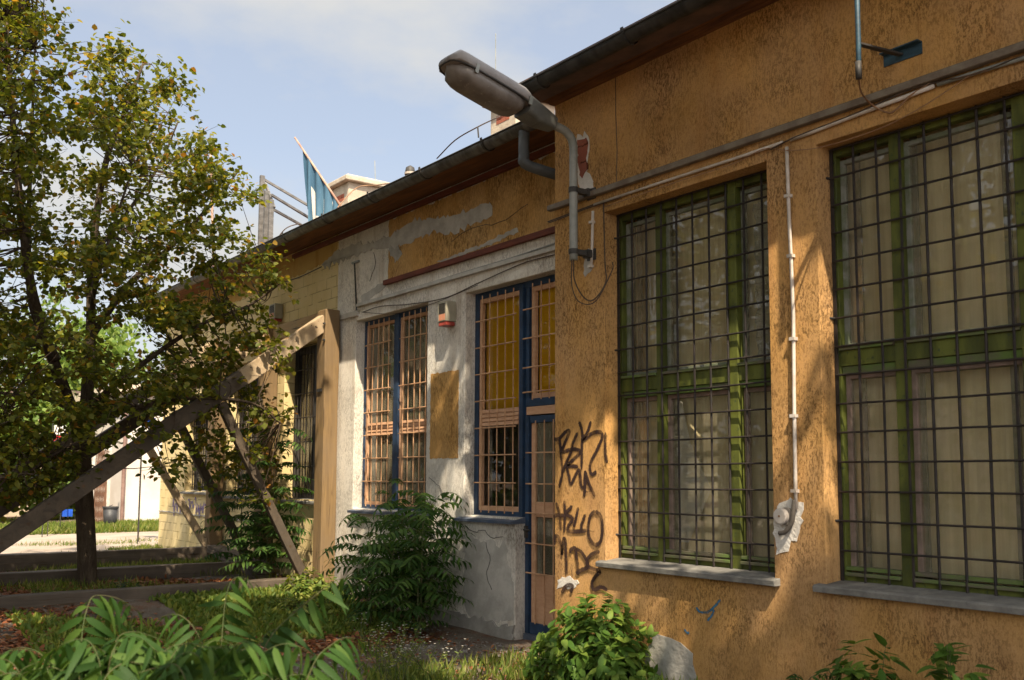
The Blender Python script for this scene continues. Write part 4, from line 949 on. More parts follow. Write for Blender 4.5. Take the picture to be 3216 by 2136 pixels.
# ================================================================== WALL FITTINGS
rl = empty('cable_rail', (5.4, 4, 4.0), 'long brown cable rail running across the orange wall above the windows', 'cable rail')
m_ = MB(); m_.box((O-.055, -6, 3.985), (O-.002, 6.63, 4.035)); m_.build('rail', RAILM, rl, bevel=.008)
m_ = MB(); m_.tube([(O-.016, 6.66, 3.90), (O-.016, 5.9, 3.925)], .006, 5); m_.tube([(O-.02, 6.64, 3.885), (O-.03, 6.1, 3.90), (O-.02, 5.7, 3.905)], .005, 5); m_.build('loose_end', CABLE, rl)
def wpipe(name, pts, r, mat, label, cat='conduit', clips=(), group=None):
    e = empty(name, tuple(pts[0]), label, cat, group); MB().tube(pts, r, 8).build('tube', mat, e, True)
    if clips:
        for c in clips:
            MB().box((c[0]-r-.006, c[1]-.032, c[2]-.011), (O-.002, c[1]+.012, c[2]+.011)).build('clip', PIPE_W, e)
    return e
def OX(px, py, off=.02): return tuple(PX(px, py, O-off))
wpipe('conduit', [OX(1866, 643), OX(2080, 572), OX(2302, 500), OX(2458, 447)], .0115, PIPE_W, 'white conduit over the left green window running up to the pier', clips=[], group='horizontal white conduits on the orange wall')
wpipe('conduit', [OX(2484, 439), OX(2550, 415), OX(2700, 357), OX(2935, 270)], .014, PIPE_W, 'white conduit over the right green window with a bend near the wires', group='horizontal white conduits on the orange wall')
wpipe('conduit', [OX(2945, 266), OX(3084, 222), OX(3216, 182), OX(3500, 90)], .014, PIPE_G, 'greyish conduit continuing to the right end of the orange wall', group='horizontal white conduits on the orange wall')
vc = [OX(2471, 462), OX(2474, 560), OX(2479, 700), OX(2486, 850), OX(2492, 1001), OX(2494, 1250), OX(2498, 1500), OX(2500, 1600)]
vp_ = [(O-.02, PX(q[0], q[1], O)[1], 0) for q in ((2471, 462),)]
wpipe('conduit', vc, .013, PIPE_W, 'thin white vertical conduit down the pier between the green windows', clips=[(O-.02, 4.06, 3.53), (O-.02, 4.05, 3.11), (O-.02, 4.045, 2.54), (O-.02, 4.055, 2.02), (O-.02, 4.06, 1.52)])
wpipe('conduit', [OX(1862, 663), OX(1860, 760), OX(1857, 840)], .012, PIPE_W, 'short white conduit stub beside the street lamp pole', clips=[(O-.02, PX(1862, 700, O)[1], PX(1862, 700, O)[2]), (O-.02, PX(1858, 840, O)[1], PX(1858, 838, O)[2])])
jb = empty('junction_box', OX(2470, 1621), 'round white junction box on the chipped pier between the windows', 'junction box')
c = np.array(PX(2474, 1621, O)); MB().tube([(O-.001, c[1], c[2]), (O-.03, c[1], c[2])], .058, 20).build('base', rough_mat('dirty_plastic', (.18, .16, .14), (.13, .115, .10), 6), jb)
MB().tube([(O-.030, c[1]+.02, c[2]), (O-.060, c[1]+.02, c[2]), (O-.066, c[1]+.02, c[2])], [.054, .054, .046], 24).build('lid', PIPE_W, jb, bevel=.002)
MB().tube([(O-.0665, c[1]+.02, c[2]), (O-.069, c[1]+.02, c[2])], .008, 10).build('screw', CABLE_L, jb)
MB().tube(spline([(O-.02, 4.055, 1.46), (O-.03, 4.06, 1.38), (O-.03, 4.075, 1.31), (O-.035, 4.12, 1.25), (O-.04, 4.17, 1.235)], 5), .016, 8).build('elbow', rough_mat('grey_elbow', (.10, .085, .07), (.07, .06, .05), 6), jb, True)
# bracket with rod near the top right
bk = empty('wall_bracket_arm', OX(2780, 180), 'blue steel bracket holding an upright rod high on the orange wall', 'bracket')
tp = PX(2690, 0, 4.98); 
yb = PX(2835, 170, O)[1]; zb = 4.17
AX_ = 4.98; pt = PX(2697, 245, AX_); pm_ = PX(2696, 138, AX_)
MB().tube([tuple(pt), tuple(pm_), (AX_, pm_[1]+.0, 5.6)], .016, 10).build('rod', BLUEIRON, bk, True)
MB().tube([tuple(pt-np.array([0, 0, .005])), tuple(pt+np.array([0, 0, .10]))], .019, 10).build('socket', IRON, bk, True)
a2 = PX(2828, 172, O-.02); MB().beam(tuple(pm_), tuple(a2), .035, .012).build('arm', IRON, bk)
b0 = PX(2772, 193, O-.02); b1 = PX(2892, 148, O-.02)
m_ = MB(); m_.beam((O-.006, b0[1], b0[2]), (O-.006, b1[1], b0[2]), .008, .07, up=(0, 0, 1)); m_.beam((O-.03, b0[1], b0[2]+.038), (O-.03, b1[1], b0[2]+.038), .055, .008, up=(0, 0, 1)); m_.build('angle_plate', BLUEIRON, bk)
def wire(label, pts, r=.005, mat=CABLE, x=O):
    e = empty('hanging_wire', tuple(pts[0]), label, 'wire'); MB().tube(spline(pts, 6), r, 5).build('wire', mat, e, True); return e
wire('copper coloured wire looping from the blue bracket rod to the conduit', [tuple(pt), OX(2705, 290, .25), OX(2740, 330, .06), OX(2790, 354, .03), OX(2820, 340, .03), OX(2860, 300, .03), OX(2920, 262, .03)], .006, CABLE_L)
wire('thin wire sagging across the top of the right green window', [OX(1900, 650, .03), OX(2100, 580, .03), OX(2300, 515, .03), OX(2400, 468, .03), OX(2480, 473, .03), OX(2590, 460, .03), OX(2760, 405, .03), OX(2880, 345, .03), OX(2990, 275, .03), OX(3050, 235, .03), OX(3100, 222, .03)], .0035, CABLE_L)
wire('dark cables bunched behind the conduit over the right green window', [OX(2420, 470, .03), OX(2500, 430, .03), OX(2680, 360, .03), OX(2850, 285, .03), OX(2930, 262, .03), OX(3060, 232, .03), OX(3230, 170, .03)], .006, CABLE)
def WX(px, py, off=.02): return tuple(PX(px, py, W-off))
wire('grey cable running under the ledge of the white wall', [WX(1741, 800), WX(1640, 828), WX(1500, 890), WX(1400, 935), WX(1290, 955), WX(1196, 962), WX(1140, 980)], .006, CABLE)
wire('thin drooping cable between the white window and the alarm box', [WX(1500, 895), WX(1430, 925), WX(1345, 958), WX(1240, 985), WX(1180, 984), WX(1135, 980)], .004, CABLE)
wire('white cable along the wall below the red strip', [WX(1741, 765), WX(1600, 812), WX(1480, 848), WX(1300, 905), WX(1130, 962)], .009, PIPE_G)
ts = empty('steel_rod', WX(1115, 900), 'narrow dark steel rod fixed upright on the white wall near the timber post', 'rod')
MB().beam(WX(1113, 822, .02), WX(1120, 985, .02), .014, .014).build('bar', IRON, ts); MB().box((W-.03, 11.18, 4.40), (W-.002, 11.36, 4.425)).build('top_plate', PIPE_G, ts)
# alarm boxes
def alarm(y0, y1, z0, z1, label, px):
    e = empty('alarm_siren', (W-.05, (y0+y1)/2, z0), label, 'alarm box', 'alarm siren boxes on the wall')
    MB().box((W-.13, y0, z0+.045), (W-.002, y1, z1)).build('housing', SIREN, e, bevel=.008)
    m_ = MB(); n = 9
    for i in range(n): zc = z0+.52*(z1-z0)+(z1-z0)*.42*i/n; m_.beam((W-.133, y0+.03, zc), (W-.133, y1-.03, zc), .006, .007)
    m_.build('louvre', IRON, e)
    MB().box((W-.134, y0+.03, z0+.06), (W-.131, y1-.03, z0+.47*(z1-z0))).build('label_plate', SIREN_O, e)
    MB().box((W-.125, y0+.01, z0), (W-.01, y1-.01, z0+.044)).build('beacon', SIREN_R, e, bevel=.006); return e
a0, a1 = PX(1375, 950, W-.13), PX(1402, 1020, W-.13)
alarm(a1[1], a0[1], a1[2]+.0, PX(1375, 950, W-.13)[2], 'cream and red alarm siren box on the white wall between the barred windows', 0)
a0, a1 = PX(845, 958, W-.13), PX(862, 1008, W-.13)
alarm(a1[1], a0[1], a1[2], a0[2], 'cream and red alarm siren box on the yellow wall above the timber beam', 0)

# ================================================================== TIMBER SHORING
def timber_frame(Y, xt, zt, xe, ze, label, beam_x, beam_top, strut_t, strut_b, post_x=5.80, bw_=.15, extra=True, strut_mat=None):
    strut_mat = strut_mat or TIMBER
    e = empty('timber_shoring_frame', (post_x, Y, .2), label, 'timber frame', 'raking timber frames propping the wall')
    MB().beam((post_x, Y, .12), (post_x, Y, 3.82), .21, .24, up=(0, 1, 0), segs=6, jit=.004).build('post', TIMBER_Z, e, bevel=.012)
    d_ = Vector((xe-xt, 0, ze-zt)).normalized()
    xm = xt-1.12; zm = zt+(ze-zt)*(1.12/(xt-xe))       # spliced timbers: sunlight painted into the pale upper, shade into the grey lower
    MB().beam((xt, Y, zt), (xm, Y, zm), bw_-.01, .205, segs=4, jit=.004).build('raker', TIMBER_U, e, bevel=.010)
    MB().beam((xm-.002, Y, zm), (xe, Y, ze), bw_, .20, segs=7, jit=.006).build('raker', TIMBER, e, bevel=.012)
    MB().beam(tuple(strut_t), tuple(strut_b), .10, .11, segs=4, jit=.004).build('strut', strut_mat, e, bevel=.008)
    MB().beam((beam_x[0], Y-.005, beam_top-.12), (beam_x[1], Y-.005, beam_top-.12), .20, .24, segs=8, jit=.006).build('base_beam', TIMBER_X, e, bevel=.010)
    if extra:
        sx = xe+.42; sz = ze+(zt-ze)*(.42/(xt-xe))
        MB().beam((sx, Y, sz-.05), (sx+.42, Y, beam_top-.02), .12, .12).build('strut', TIMBER, e)
    bt = MB()
    for (bx, bz) in ((post_x-.12, 3.62), (post_x-.12, 3.40), (beam_x[1]-.3, beam_top-.1)): bt.tube([(bx, Y-.09, bz), (bx, Y-.125, bz)], .014, 6)
    bt.box((post_x-.125, Y-.06, 2.72), (post_x-.102, Y+.06, 2.76))
    bt.build('bolt', IRON, e); return e
timber_frame(11.74, 5.74, 3.66, 1.15, .28, 'nearest timber prop frame with a tall pale post against the white wall', (1.1, 5.62), .31, (4.36, 11.74, 2.50), (5.55, 11.74, .26))
timber_frame(13.72, 5.74, 3.70, 1.15, .36, 'middle timber prop frame partly hidden in the tree leaves', (1.1, 5.70), .38, (4.42, 13.72, 2.50), (5.62, 13.72, .30))
timber_frame(15.78, 5.74, 3.76, 1.15, .40, 'farthest timber prop frame at the end of the yellow wall', (1.1, 5.75), .46, (4.62, 15.78, 2.2), (5.76, 15.78, .36), strut_mat=TIMBER_U)  # paler wood colour stands in for sunlight on this strut
wl_ = tag(MB().beam((5.872, 11.86, 3.72), (5.872, 16.0, 3.72), .14, .22, segs=6, jit=.004).build('waler_beam', TIMBER_Y, None, bevel=.01), 'long horizontal timber beam along the yellow wall behind the posts', 'timber beam')
# boards leaning low near the struts
bd = empty('board_stack', (6.0, 14.6, .2), 'grey boards lying at the foot of the yellow wall', 'boards')
for i in range(3): MB().beam((5.35+.12*i, 12.7+.1*i, .24+.05*i), (5.75, 15.6, .40+.04*i), .22, .035).build('board', TIMBER_X, bd, bevel=.004)

# ================================================================== LINDEN TREE
def limb(mb, pts, r0, r1, sides=9):
    P_ = spline(pts, 5); n = len(P_); mb.tube(P_, [r0+(r1-r0)*i/(n-1) for i in range(n)], sides)
    return P_
TY = 13.15
def T(px, py, y=TY): return tuple(PY(px, py, y))
tree = empty('linden_tree', (T(268, 1850)[0], TY, .2), 'leafy linden tree with a dark trunk in front of the timber frames', 'tree')
mb = MB(); nodes = []
bx = T(268, 1850)[0]
nodes += limb(mb, [(bx+.02, TY, .05), (bx, TY, .6), T(262, 1500), T(255, 1330)], .128, .10, 12)
nodes += limb(mb, [T(252, 1360), T(205, 1230), T(150, 1080, TY-.3), T(95, 880, TY-.5), T(60, 600, TY-.6), T(35, 300, TY-.6), T(20, 60, TY-.5)], .085, .02)
nodes += limb(mb, [T(262, 1370), T(275, 1220), T(285, 1040, TY+.3), T(290, 800, TY+.3), T(330, 520, TY+.1), T(400, 330, TY+.1), T(450, 200, TY+.1)], .09, .015)
nodes += limb(mb, [T(180, 1130, TY-.3), T(100, 960, TY), T(90, 720, TY+.1), T(100, 420, TY+.2), T(110, 150, TY+.3)], .05, .012)
nodes += limb(mb, [T(285, 1060, TY+.3), T(400, 900, TY+.2), T(520, 790, TY), T(610, 700, TY-.1), T(700, 600, TY-.1), T(760, 520, TY-.1)], .05, .012)
nodes += limb(mb, [T(275, 1280, TY), T(400, 1180, TY-.5), T(520, 1090, TY-.8), T(650, 1010, TY-1.0), T(780, 960, TY-1.1), T(870, 900, TY-1.1)], .045, .01)
nodes += limb(mb, [T(268, 1300, TY), T(380, 1290, TY-.9), T(520, 1260, TY-1.3), T(660, 1250, TY-1.5), T(800, 1270, TY-1.6), T(880, 1330, TY-1.5)], .045, .01)
nodes += limb(mb, [T(240, 1290, TY), T(140, 1250, TY-.6), T(40, 1240, TY-1.0), T(-80, 1220, TY-1.1)], .04, .012)
nodes += limb(mb, [T(200, 1220, TY), T(120, 1060, TY+.6), T(0, 1060, TY+.9), T(-120, 1000, TY+1)], .04, .012)
nodes += limb(mb, [T(290, 800, TY+.3), T(390, 680, TY+.5), T(500, 520, TY+.6), T(560, 380, TY+.5)], .035, .01)
nodes += limb(mb, [T(262, 1400, TY), T(180, 1420, TY-1.1), T(90, 1480, TY-1.6), T(10, 1500, TY-1.8)], .035, .01)
nodes += limb(mb, [T(285, 1010, TY+.3), T(300, 900, TY-.5), T(360, 700, TY-1.0), T(420, 520, TY-1.0)], .035, .01)
crown_poly = [(-420, -420), (120, -420), (205, 20), (232, 120), (205, 160), (250, 205), (304, 175), (345, 115), (400, 165), (471, 135), (520, 200), (548, 235), (585, 275), (610, 345), (640, 385), (625, 440), (690, 462), (765, 480), (822, 550), (825, 650), (800, 720), (775, 790), (830, 800), (905, 870), (860, 930), (905, 1030), (870, 1110), (850, 1180), (780, 1230), (880, 1260), (905, 1330), (890, 1450), (850, 1560), (760, 1600), (700, 1500), (600, 1440), (520, 1500), (480, 1530), (420, 1540), (380, 1400), (300, 1400), (240, 1500), (150, 1520), (60, 1560), (0, 1650), (-80, 1640), (-420, 1500)]
def inside(p, poly):
    x_, y_ = p; c = False; j = len(poly)-1
    for i in range(len(poly)):
        xi, yi = poly[i]; xj, yj = poly[j]
        if (yi > y_) != (yj > y_) and x_ < (xj-xi)*(y_-yi)/(yj-yi)+xi: c = not c
        j = i
    return c
cl = []
nodes_np = np.array(nodes)
while len(cl) < 840:
    px, py = random.uniform(-400, 910), random.uniform(-380, 1640)
    if not inside((px, py), crown_poly): continue
    gp = sin(px*.021+1.3*sin(py*.013))+sin(py*.026+1.7*sin(px*.011+2))
    if gp < -.75 and py < 1300 and random.random() < .8: continue
    hh = (1490-py)/1500   # crown is deepest in the middle of its height
    dep = 1.9*math.sqrt(max(.12, 1-((px-200)/760)**2))*(1.0 if py > 300 else .7)
    yy = TY-.2+random.uniform(-dep, dep*.9)
    if py > 1280: yy = TY-.9+random.uniform(-.9, .5)
    if px > 540: yy = random.uniform(11.3, 12.9)
    # thin out: lots of sky gaps right of the middle
    if px > 380 and py < 1200 and random.random() < .10: continue
    if 330 < px < 640 and 1330 < py < 1600 and random.random() < .75: continue
    if 640 < px < 900 and 1230 < py < 1600 and random.random() < .25: continue
    cl.append(PY(px, py, yy))
cl = np.array(cl)
B, A, Nn, L_, W_ = [], [], [], [], []
twg = MB()
for c in cl:
    dd = np.linalg.norm(nodes_np-c, axis=1); k = np.argmin(dd); a = nodes_np[k]
    mid = (a+c)/2+rng.normal(0, .05, 3)-np.array([0, 0, .04]); 
    if dd[k] < 2.6: twg.tube(spline([tuple(a), tuple(mid), tuple(c)], 3), [.009, .008, .007, .006, .005, .004, .003], 5, cap=False)
    # sprays: short twigs fan from the cluster centre, leaves hang off them
    for s_ in range(7):
        d = rng.normal(size=3); d[2] = d[2]*.45+.12; d /= np.linalg.norm(d); ln = rng.uniform(.16, .44)
        nl = int(rng.integers(6, 11)); tt = rng.uniform(.15, 1.0, nl)
        b = c+d*ln*tt[:, None]+rng.normal(0, .03, (nl, 3)); ax_ = rng.normal(0, .7, (nl, 3))+d*.8; ax_[:, 2] -= .55
        nn_ = rng.normal(0, .45, (nl, 3))+np.array([0, 0, 1.0]); l_ = rng.uniform(.054, .088, nl)
        B.append(b); A.append(ax_); Nn.append(nn_); L_.append(l_); W_.append(l_*.86)
        if s_ < 3: twg.tube([tuple(c), tuple(c+d*ln)], [.004, .002], 3, cap=False)
mb.build('trunk', BARK, tree, True); twg.build('branches', TWIG, tree, fix=False)
leaf_soup('foliage', np.concatenate(B), np.concatenate(A), np.concatenate(Nn), np.concatenate(L_), np.concatenate(W_), LIME, tree, fold=.22)
print('linden leaves', sum(len(b) for b in B))

# ================================================================== TREES BEHIND THE CAMERA (they shade the wall and show in the panes)
SUNV = -np.array(SUN_TO)      # direction the light travels
# places the photograph shows lit through the crowns: (point, radius)
holes = []
def hole(p, r): holes.append((np.array(p, float), r))
for (px, py, r) in ((1800, 1640, .24), (1850, 1700, .26), (1880, 1560, .22), (1790, 1750, .24), (1915, 1480, .14), (1820, 1540, .18), (1770, 1600, .16), (1900, 1640, .2), (1860, 1780, .2), (2415, 830, .12), (2420, 1090, .10), (2600, 870, .08), (2450, 1930, .03), (2590, 1500, .06), (2400, 1430, .06), (2290, 830, .05)): hole(PX(px, py, O), r)
for (px, py, r) in ((1085, 1080, .20), (1075, 1180, .18), (1065, 1300, .15), (1095, 1200, .12), (1380, 1080, .09), (1372, 1120, .07), (1110, 1420, .09), (1130, 1560, .10), (1435, 1510, .14), (1370, 1650, .1), (1460, 1720, .08)): hole(PX(px, py, W), r)
for (px, py, r) in ((1640, 2085, .24), (1540, 2115, .28), (1440, 2125, .25), (1700, 2065, .2), (1600, 2060, .12), (950, 1895, .40), (850, 1905, .3), (1010, 1870, .4), (1080, 1850, .3), (300, 1880, .2), (560, 1850, .2), (700, 1930, .15), (60, 1990, .22), (30, 2105, .12), (10, 2100, .1), (520, 2110, .10), (680, 2115, .10)): hole(PZ(px, py, 0), r)
for (x_, y_, z_, r) in ((5.15, 6.05, .55, .22), (4.95, 6.0, .3, .18), (5.3, 10.9, .5, .4), (5.0, 12.2, .6, .35), (5.6, 12.6, 1.2, .3)): hole((x_, y_, z_), r)
def shade_tree(name, x, y, cx, cy, cz, rx, ry, rz, n, label, size=(.12, .2)):
    t = empty(name, (x, y, 0), label, 'tree', 'trees standing behind the viewer')
    mb = MB(); P_ = limb(mb, [(x, y, -.05), (x+.1, y, 2.0), ((x+cx)/2, (y+cy)/2, 4.2), (cx, cy, cz)], .2, .05, 9)
    tips = []
    for k in range(16):
        d = rand_dir(1, .1)[0]; q = np.array([cx, cy, cz])+d*np.array([rx, ry, rz])*.8; s = P_[int(len(P_)*.55)+k % 6]; mb.tube(spline([tuple(s), tuple((s+q)/2+np.array([0, 0, .3])), tuple(q)], 4), [.05, .045, .04, .035, .03, .025, .02, .015, .01], 5, cap=False)
    # leaves in clumps
    nc = 170; cc = rand_dir(nc)*rng.uniform(.35, 1, (nc, 1))**.6*np.array([rx, ry, rz])+np.array([cx, cy, cz])
    b = cc[rng.integers(0, nc, n)]+rng.normal(0, .30, (n, 3))
    # keep the crown out of the photographed view, and leave gaps where the sun gets through
    dpt = (b-CAM)@_f; u_ = 1608+F*((b-CAM)@_r)/np.maximum(dpt, .01); v_ = 1068+SY-F*((b-CAM)@_u)/np.maximum(dpt, .01)
    keep = ~((dpt > 0) & (u_ > -250) & (u_ < 3500) & (v_ > -160) & (v_ < 2400))
    for (p, r) in holes:
        w_ = b-p; along = w_@SUNV; perp = np.linalg.norm(w_-along[:, None]*SUNV, axis=1); keep &= ~((perp < r+.12) & (along < 0))
    b = b[keep]; n = len(b); l_ = rng.uniform(*size, n)
    mb.build('trunk', BARK, t, True)
    leaf_soup('foliage', b, rand_dir(n), rand_dir(n, .6), l_, l_*.8, LIME, t, fold=.15)
shade_tree('shade_tree', .2, -3.5, 2.3, -.3, 9.0, 3.3, 3.4, 2.2, 9500, 'broad tree crown arching over the viewer near the orange wall')
shade_tree('shade_tree', -2.5, -4.5, 2.1, -3.6, 8.8, 3.2, 2.8, 2.2, 8500, 'tree behind the viewer whose crown shades the right windows')
shade_tree('shade_tree', -2.8, 3.5, -.9, 2.6, 8.4, 3.0, 2.9, 2.2, 8000, 'tree just left of the viewer shading the foreground weeds')
shade_tree('shade_tree', -3.0, 9.0, -.8, 7.6, 7.4, 2.7, 3.0, 2.5, 8000, 'tree left of the view shading the timber frames')
shade_tree('shade_tree', -1.2, 5.6, .7, 6.6, 8.9, 2.7, 2.9, 2.4, 9500, 'slender tree added near the viewer to shade the leaning timbers')  # extra tree added out of view to put the rakers in shade
shade_tree('shade_tree', -.4, 1.2, 3.0, 3.3, 9.3, 1.8, 1.9, 1.4, 4200, 'small high crown added above the viewer to shade the street lamp')  # unseen crown added to keep the sun off the lamp head
shade_tree('shade_tree', -7.0, 12.0, -6.0, 12.5, 5.5, 3.0, 3.5, 3.2, 4500, 'wide tree far left outside the view', (.16, .26))
shade_tree('shade_tree', -8.0, 4.0, -7.0, 4.0, 5.0, 3.2, 3.4, 3.0, 4500, 'round tree across the yard opposite the windows', (.16, .26))
shade_tree('shade_tree', -9.0, 17.0, -8.0, 17.5, 2.8, 3.0, 3.4, 2.3, 3500, 'broad tree across the yard beside the wide one', (.2, .3))
shade_tree('shade_tree', -9.5, 8.0, -9.0, 8.5, 4.0, 3.2, 3.6, 3.8, 4500, 'bushy tree across the yard in front of the pink house', (.2, .3))
shade_tree('shade_tree', -9.0, 24.0, -8.0, 24.0, 4.2, 3.4, 4.0, 3.8, 4500, 'far broad tree at the end of the opposite side of the yard', (.2, .3))
# pale house across the yard, only seen mirrored in the glass
hs_ = empty('neighbour_house', (-19, 10, 0), 'pale pink house across the yard mirrored in the windows', 'house')
MB().box((-22, -6, 0), (-18, 22, 6.5)).build('wall', rough_mat('pink_render', (.60, .45, .36), (.55, .42, .34), .8, .9), hs_)
m_ = MB(); [m_.box((-18.02, y_, z_), (-17.97, y_+1.1, z_+1.5)) for y_ in np.arange(-5, 21, 2.6) for z_ in (1.2, 4.2)]; m_.build('window', DARK, hs_)
m_ = MB(); m_.loft([[(-22.4, y_, 6.5), (-17.6, y_, 6.5), (-20, y_, 8.4)] for y_ in (-6.4, 22.4)]); m_.build('roof', ROOF, hs_)
# ================================================================== BACKGROUND
bw2 = empty('white_outbuilding', (11, 29.5, .2), 'bright sunlit white outbuilding beyond the yellow wall', 'building')
xa = PY(376, 1650, 29)[0]
MB().box((xa, 29.0, 0), (18, 36, 4.0)).build('wall', FARWALL, bw2, bevel=.02)
MB().box((xa-.25, 28.7, 4.0), (18.3, 36.3, 4.25)).build('roof', BEIGE, bw2)
MB().tube([(xa+.03, 28.93, .1), (xa+.03, 28.93, 3.9)], .055, 8).build('rain_pipe', rough_mat('rusty_pipe', (.25, .16, .13), (.17, .10, .08), 4), bw2)
MB().tube([(xa+1.25, 28.99, .5), (xa+1.1, 28.985, 3.4)], .014, 5).build('wall_cable', IRON, bw2)
lh = empty('low_house', (6, 37, 0), 'low beige house with a flat roof behind the outbuilding', 'house')
MB().box((1, 37, 0), (12, 45, 4.3)).build('wall', BEIGE, lh); MB().box((.7, 36.7, 4.3), (12.3, 45.3, 4.6)).build('roof', ROOF, lh)
# lattice / creeper panel, fence, bins, banners
lt = empty('lattice_fence', (PY(300, 1640, 28)[0], 28, .2), 'brown lattice fence panel with dry creeper left of the outbuilding', 'fence')
x0_, x1_ = PY(285, 1640, 28)[0], PY(335, 1640, 28)[0]
m_ = MB()
for i in range(12):
    t0_ = i/11; m_.beam((x0_+(x1_-x0_)*t0_, 28, .2), (x0_+(x1_-x0_)*min(1, t0_+.35), 28, 2.3), .02, .02); m_.beam((x0_+(x1_-x0_)*t0_, 28.03, .2), (x0_+(x1_-x0_)*max(0, t0_-.35), 28.03, 2.3), .02, .02)
m_.build('lattice', rough_mat('brown_lattice', (.20, .10, .06), (.13, .07, .045), 4), lt)
MB().box((x0_-.04, 27.95, .1), (x0_+.04, 28.05, 2.5)).build('post', PIPE_W, lt); MB().box((x1_-.04, 27.95, .1), (x1_+.04, 28.05, 2.6)).build('post', PIPE_W, lt)
c = PY(345, 1655, 27.2); bn = empty('waste_bin', (c[0], 27.2, .2), 'dark ribbed waste bin standing at the corner of the white outbuilding', 'bin')
MB().tube([(c[0], 27.2, .18), (c[0], 27.2, .74)], [.15, .19], 18).build('body', BINM, bn, True); MB().tube([(c[0], 27.2, .74), (c[0], 27.2, .79)], .205, 18).build('lid', BINM, bn)
MB().tube([(c[0]-.05, 27.2, .79), (c[0]+.05, 27.2, .83)], .012, 6).build('handle', IRON, bn)
def pole_banner(px0, py0, px1, py1, y, mat, label, cat, name):
    a, b = PY(px0, py0, y), PY(px1, py1, y); e = empty(name, (a[0], y, .2), label, cat)
    n = 10; V = []; Fc = []
    for i in range(n+1):
        for j in range(2): V.append((a[0]+(b[0]-a[0])*i/n, y+.05*sin(i*1.1), (a[2] if j == 0 else b[2])))
    for i in range(n): Fc.append((2*i, 2*i+1, 2*i+3, 2*i+2))
    me = bpy.data.meshes.new('panel'); me.from_pydata(V, [], Fc); link_mesh('panel', me, mat, e)
    MB().tube([(a[0]-.03, y, .2), (a[0]-.03, y, a[2]+.1)], .011, 6).build('post', IRON, e); return e
pole_banner(152, 1368, 205, 1402, 24, REDM, 'red banner hanging on the fence behind the tree', 'banner', 'banner')
pole_banner(170, 1335, 205, 1366, 24.3, WHITEM, 'white sign panel above the red banner', 'sign', 'sign_panel')
pole_banner(195, 1600, 226, 1622, 26, BLUEM, 'blue tarpaulin panel low on the fence beyond the grass', 'panel', 'tarpaulin')
pole_banner(452, 1312, 486, 1342, 20.5, BLUEM, 'small blue pennant hanging behind the timber rakers', 'pennant', 'pennant')
a_, b_ = PY(418, 1303, 21), PY(455, 1282, 21)
e = empty('blue_awning', (a_[0], 21, 2.6), 'slanted narrow blue awning behind the rakers', 'awning'); MB().beam(tuple(a_), tuple(b_), .5, .05).build('canopy', BLUEM, e); MB().tube([(b_[0], 21.1, .2), (b_[0], 21.1, b_[2])], .012, 6).build('post', IRON, e)
fe = empty('wire_fence', (0, 27, .2), 'white framed wire fence across the far end of the yard', 'fence')
m_ = MB(); 
for i in range(9): xx = -9+i*1.6; m_.box((xx-.03, 26.9, .1), (xx+.03, 26.96, 1.6))
m_.build('post', WHITEM, fe); m_ = MB(); m_.tube([(-9, 26.93, 1.55), (3.8, 26.93, 1.55)], .02, 6); m_.tube([(-9, 26.93, .35), (3.8, 26.93, .35)], .02, 6); m_.build('rail', WHITEM, fe)
m_ = MB()
for i in range(110): xx = -9+i*.116; m_.beam((xx, 26.93, .35), (xx+.6, 26.93, 1.55), .004, .004); m_.beam((xx+.6, 26.94, .35), (xx, 26.94, 1.55), .004, .004)
m_.build('mesh_wire', PIPE_G, fe)
bg = tag(MB().tube([(0, 0, 0), (0, 0, .01)], .01, 4).build('scrap', BAGM) , None, None) if False else None
# tyre-like black bag on the grass
c = PZ(625, 1728, .2); bgp = empty('black_bag', (c[0], c[1], .2), 'crumpled black bag lying on the grass before the far frame', 'bag')
rings = []
for k in range(11):
    t = k/10; r = .5*math.sin(pi*min(.97, max(.03, t)))**.6
    rings.append([(c[0]-.42+.95*t, c[1]+.2*r*2*cos(2*pi*i/12)*(1+.15*sin(i*2.1+k)), .24+max(0, .17*r*2*(sin(2*pi*i/12)*.6+.4)*(1+.25*sin(i*1.7+k*1.3)))) for i in range(12)])
MB().loft(rings).build('bag', BAGM, bgp, True)
c2 = PZ(632, 1712, .2); tag(MB().tube([(c2[0], c2[1]-.3, .45), (c2[0]+.05, c2[1]-.3, .58), (c2[0]+.05, c2[1]-.3, .60)], [.045, .05, .02], 10).build('bottle_cap_jug', BLUEM, None, True), 'tiny pale blue container on the black bag', 'container')

def far_tree(x, y, H, R, n, label, mat=FARLEAF, size=(.16, .3), trunk=True, zb=.32):
    t = empty('background_tree', (x, y, .2), label, 'tree', 'sunlit trees beyond the yard')
    mb = MB(); limb(mb, [(x, y, .1), (x+.1, y, H*.4), (x-.1, y+.1, H*.85)], .17, .04, 7); mb.build('trunk', BARK, t, True)
    nc = 60; cc = rand_dir(nc)*rng.uniform(.3, 1, (nc, 1))**.6*np.array([R, R, H*(1-zb)*.5])+np.array([x, y, H*(zb+(1-zb)*.5)])
    b = cc[rng.integers(0, nc, n)]+rng.normal(0, R*.13, (n, 3)); l_ = rng.uniform(*size, n)
    leaf_soup('foliage', b, rand_dir(n), rand_dir(n, .6), l_, l_*.75, mat, t, fold=.2)
far_tree(-1.5, 34, 8.5, 3.0, 4200, 'bright green tree at the far left behind the linden', zb=.05)
far_tree(3.0, 36, 7.6, 2.6, 3600, 'sunlit green tree between the linden trunk and the low house', zb=.1)
far_tree(8.3, 41, 8.8, 3.0, 4200, 'yellow green tree rising over the outbuilding roof', zb=.2)
far_tree(11.5, 44, 8.6, 3.0, 3600, 'pale green tree farthest right behind the yellow building end', zb=.2)
far_tree(-5.5, 31, 7.5, 3.2, 4200, 'round tree left of the wire fence', zb=.05)
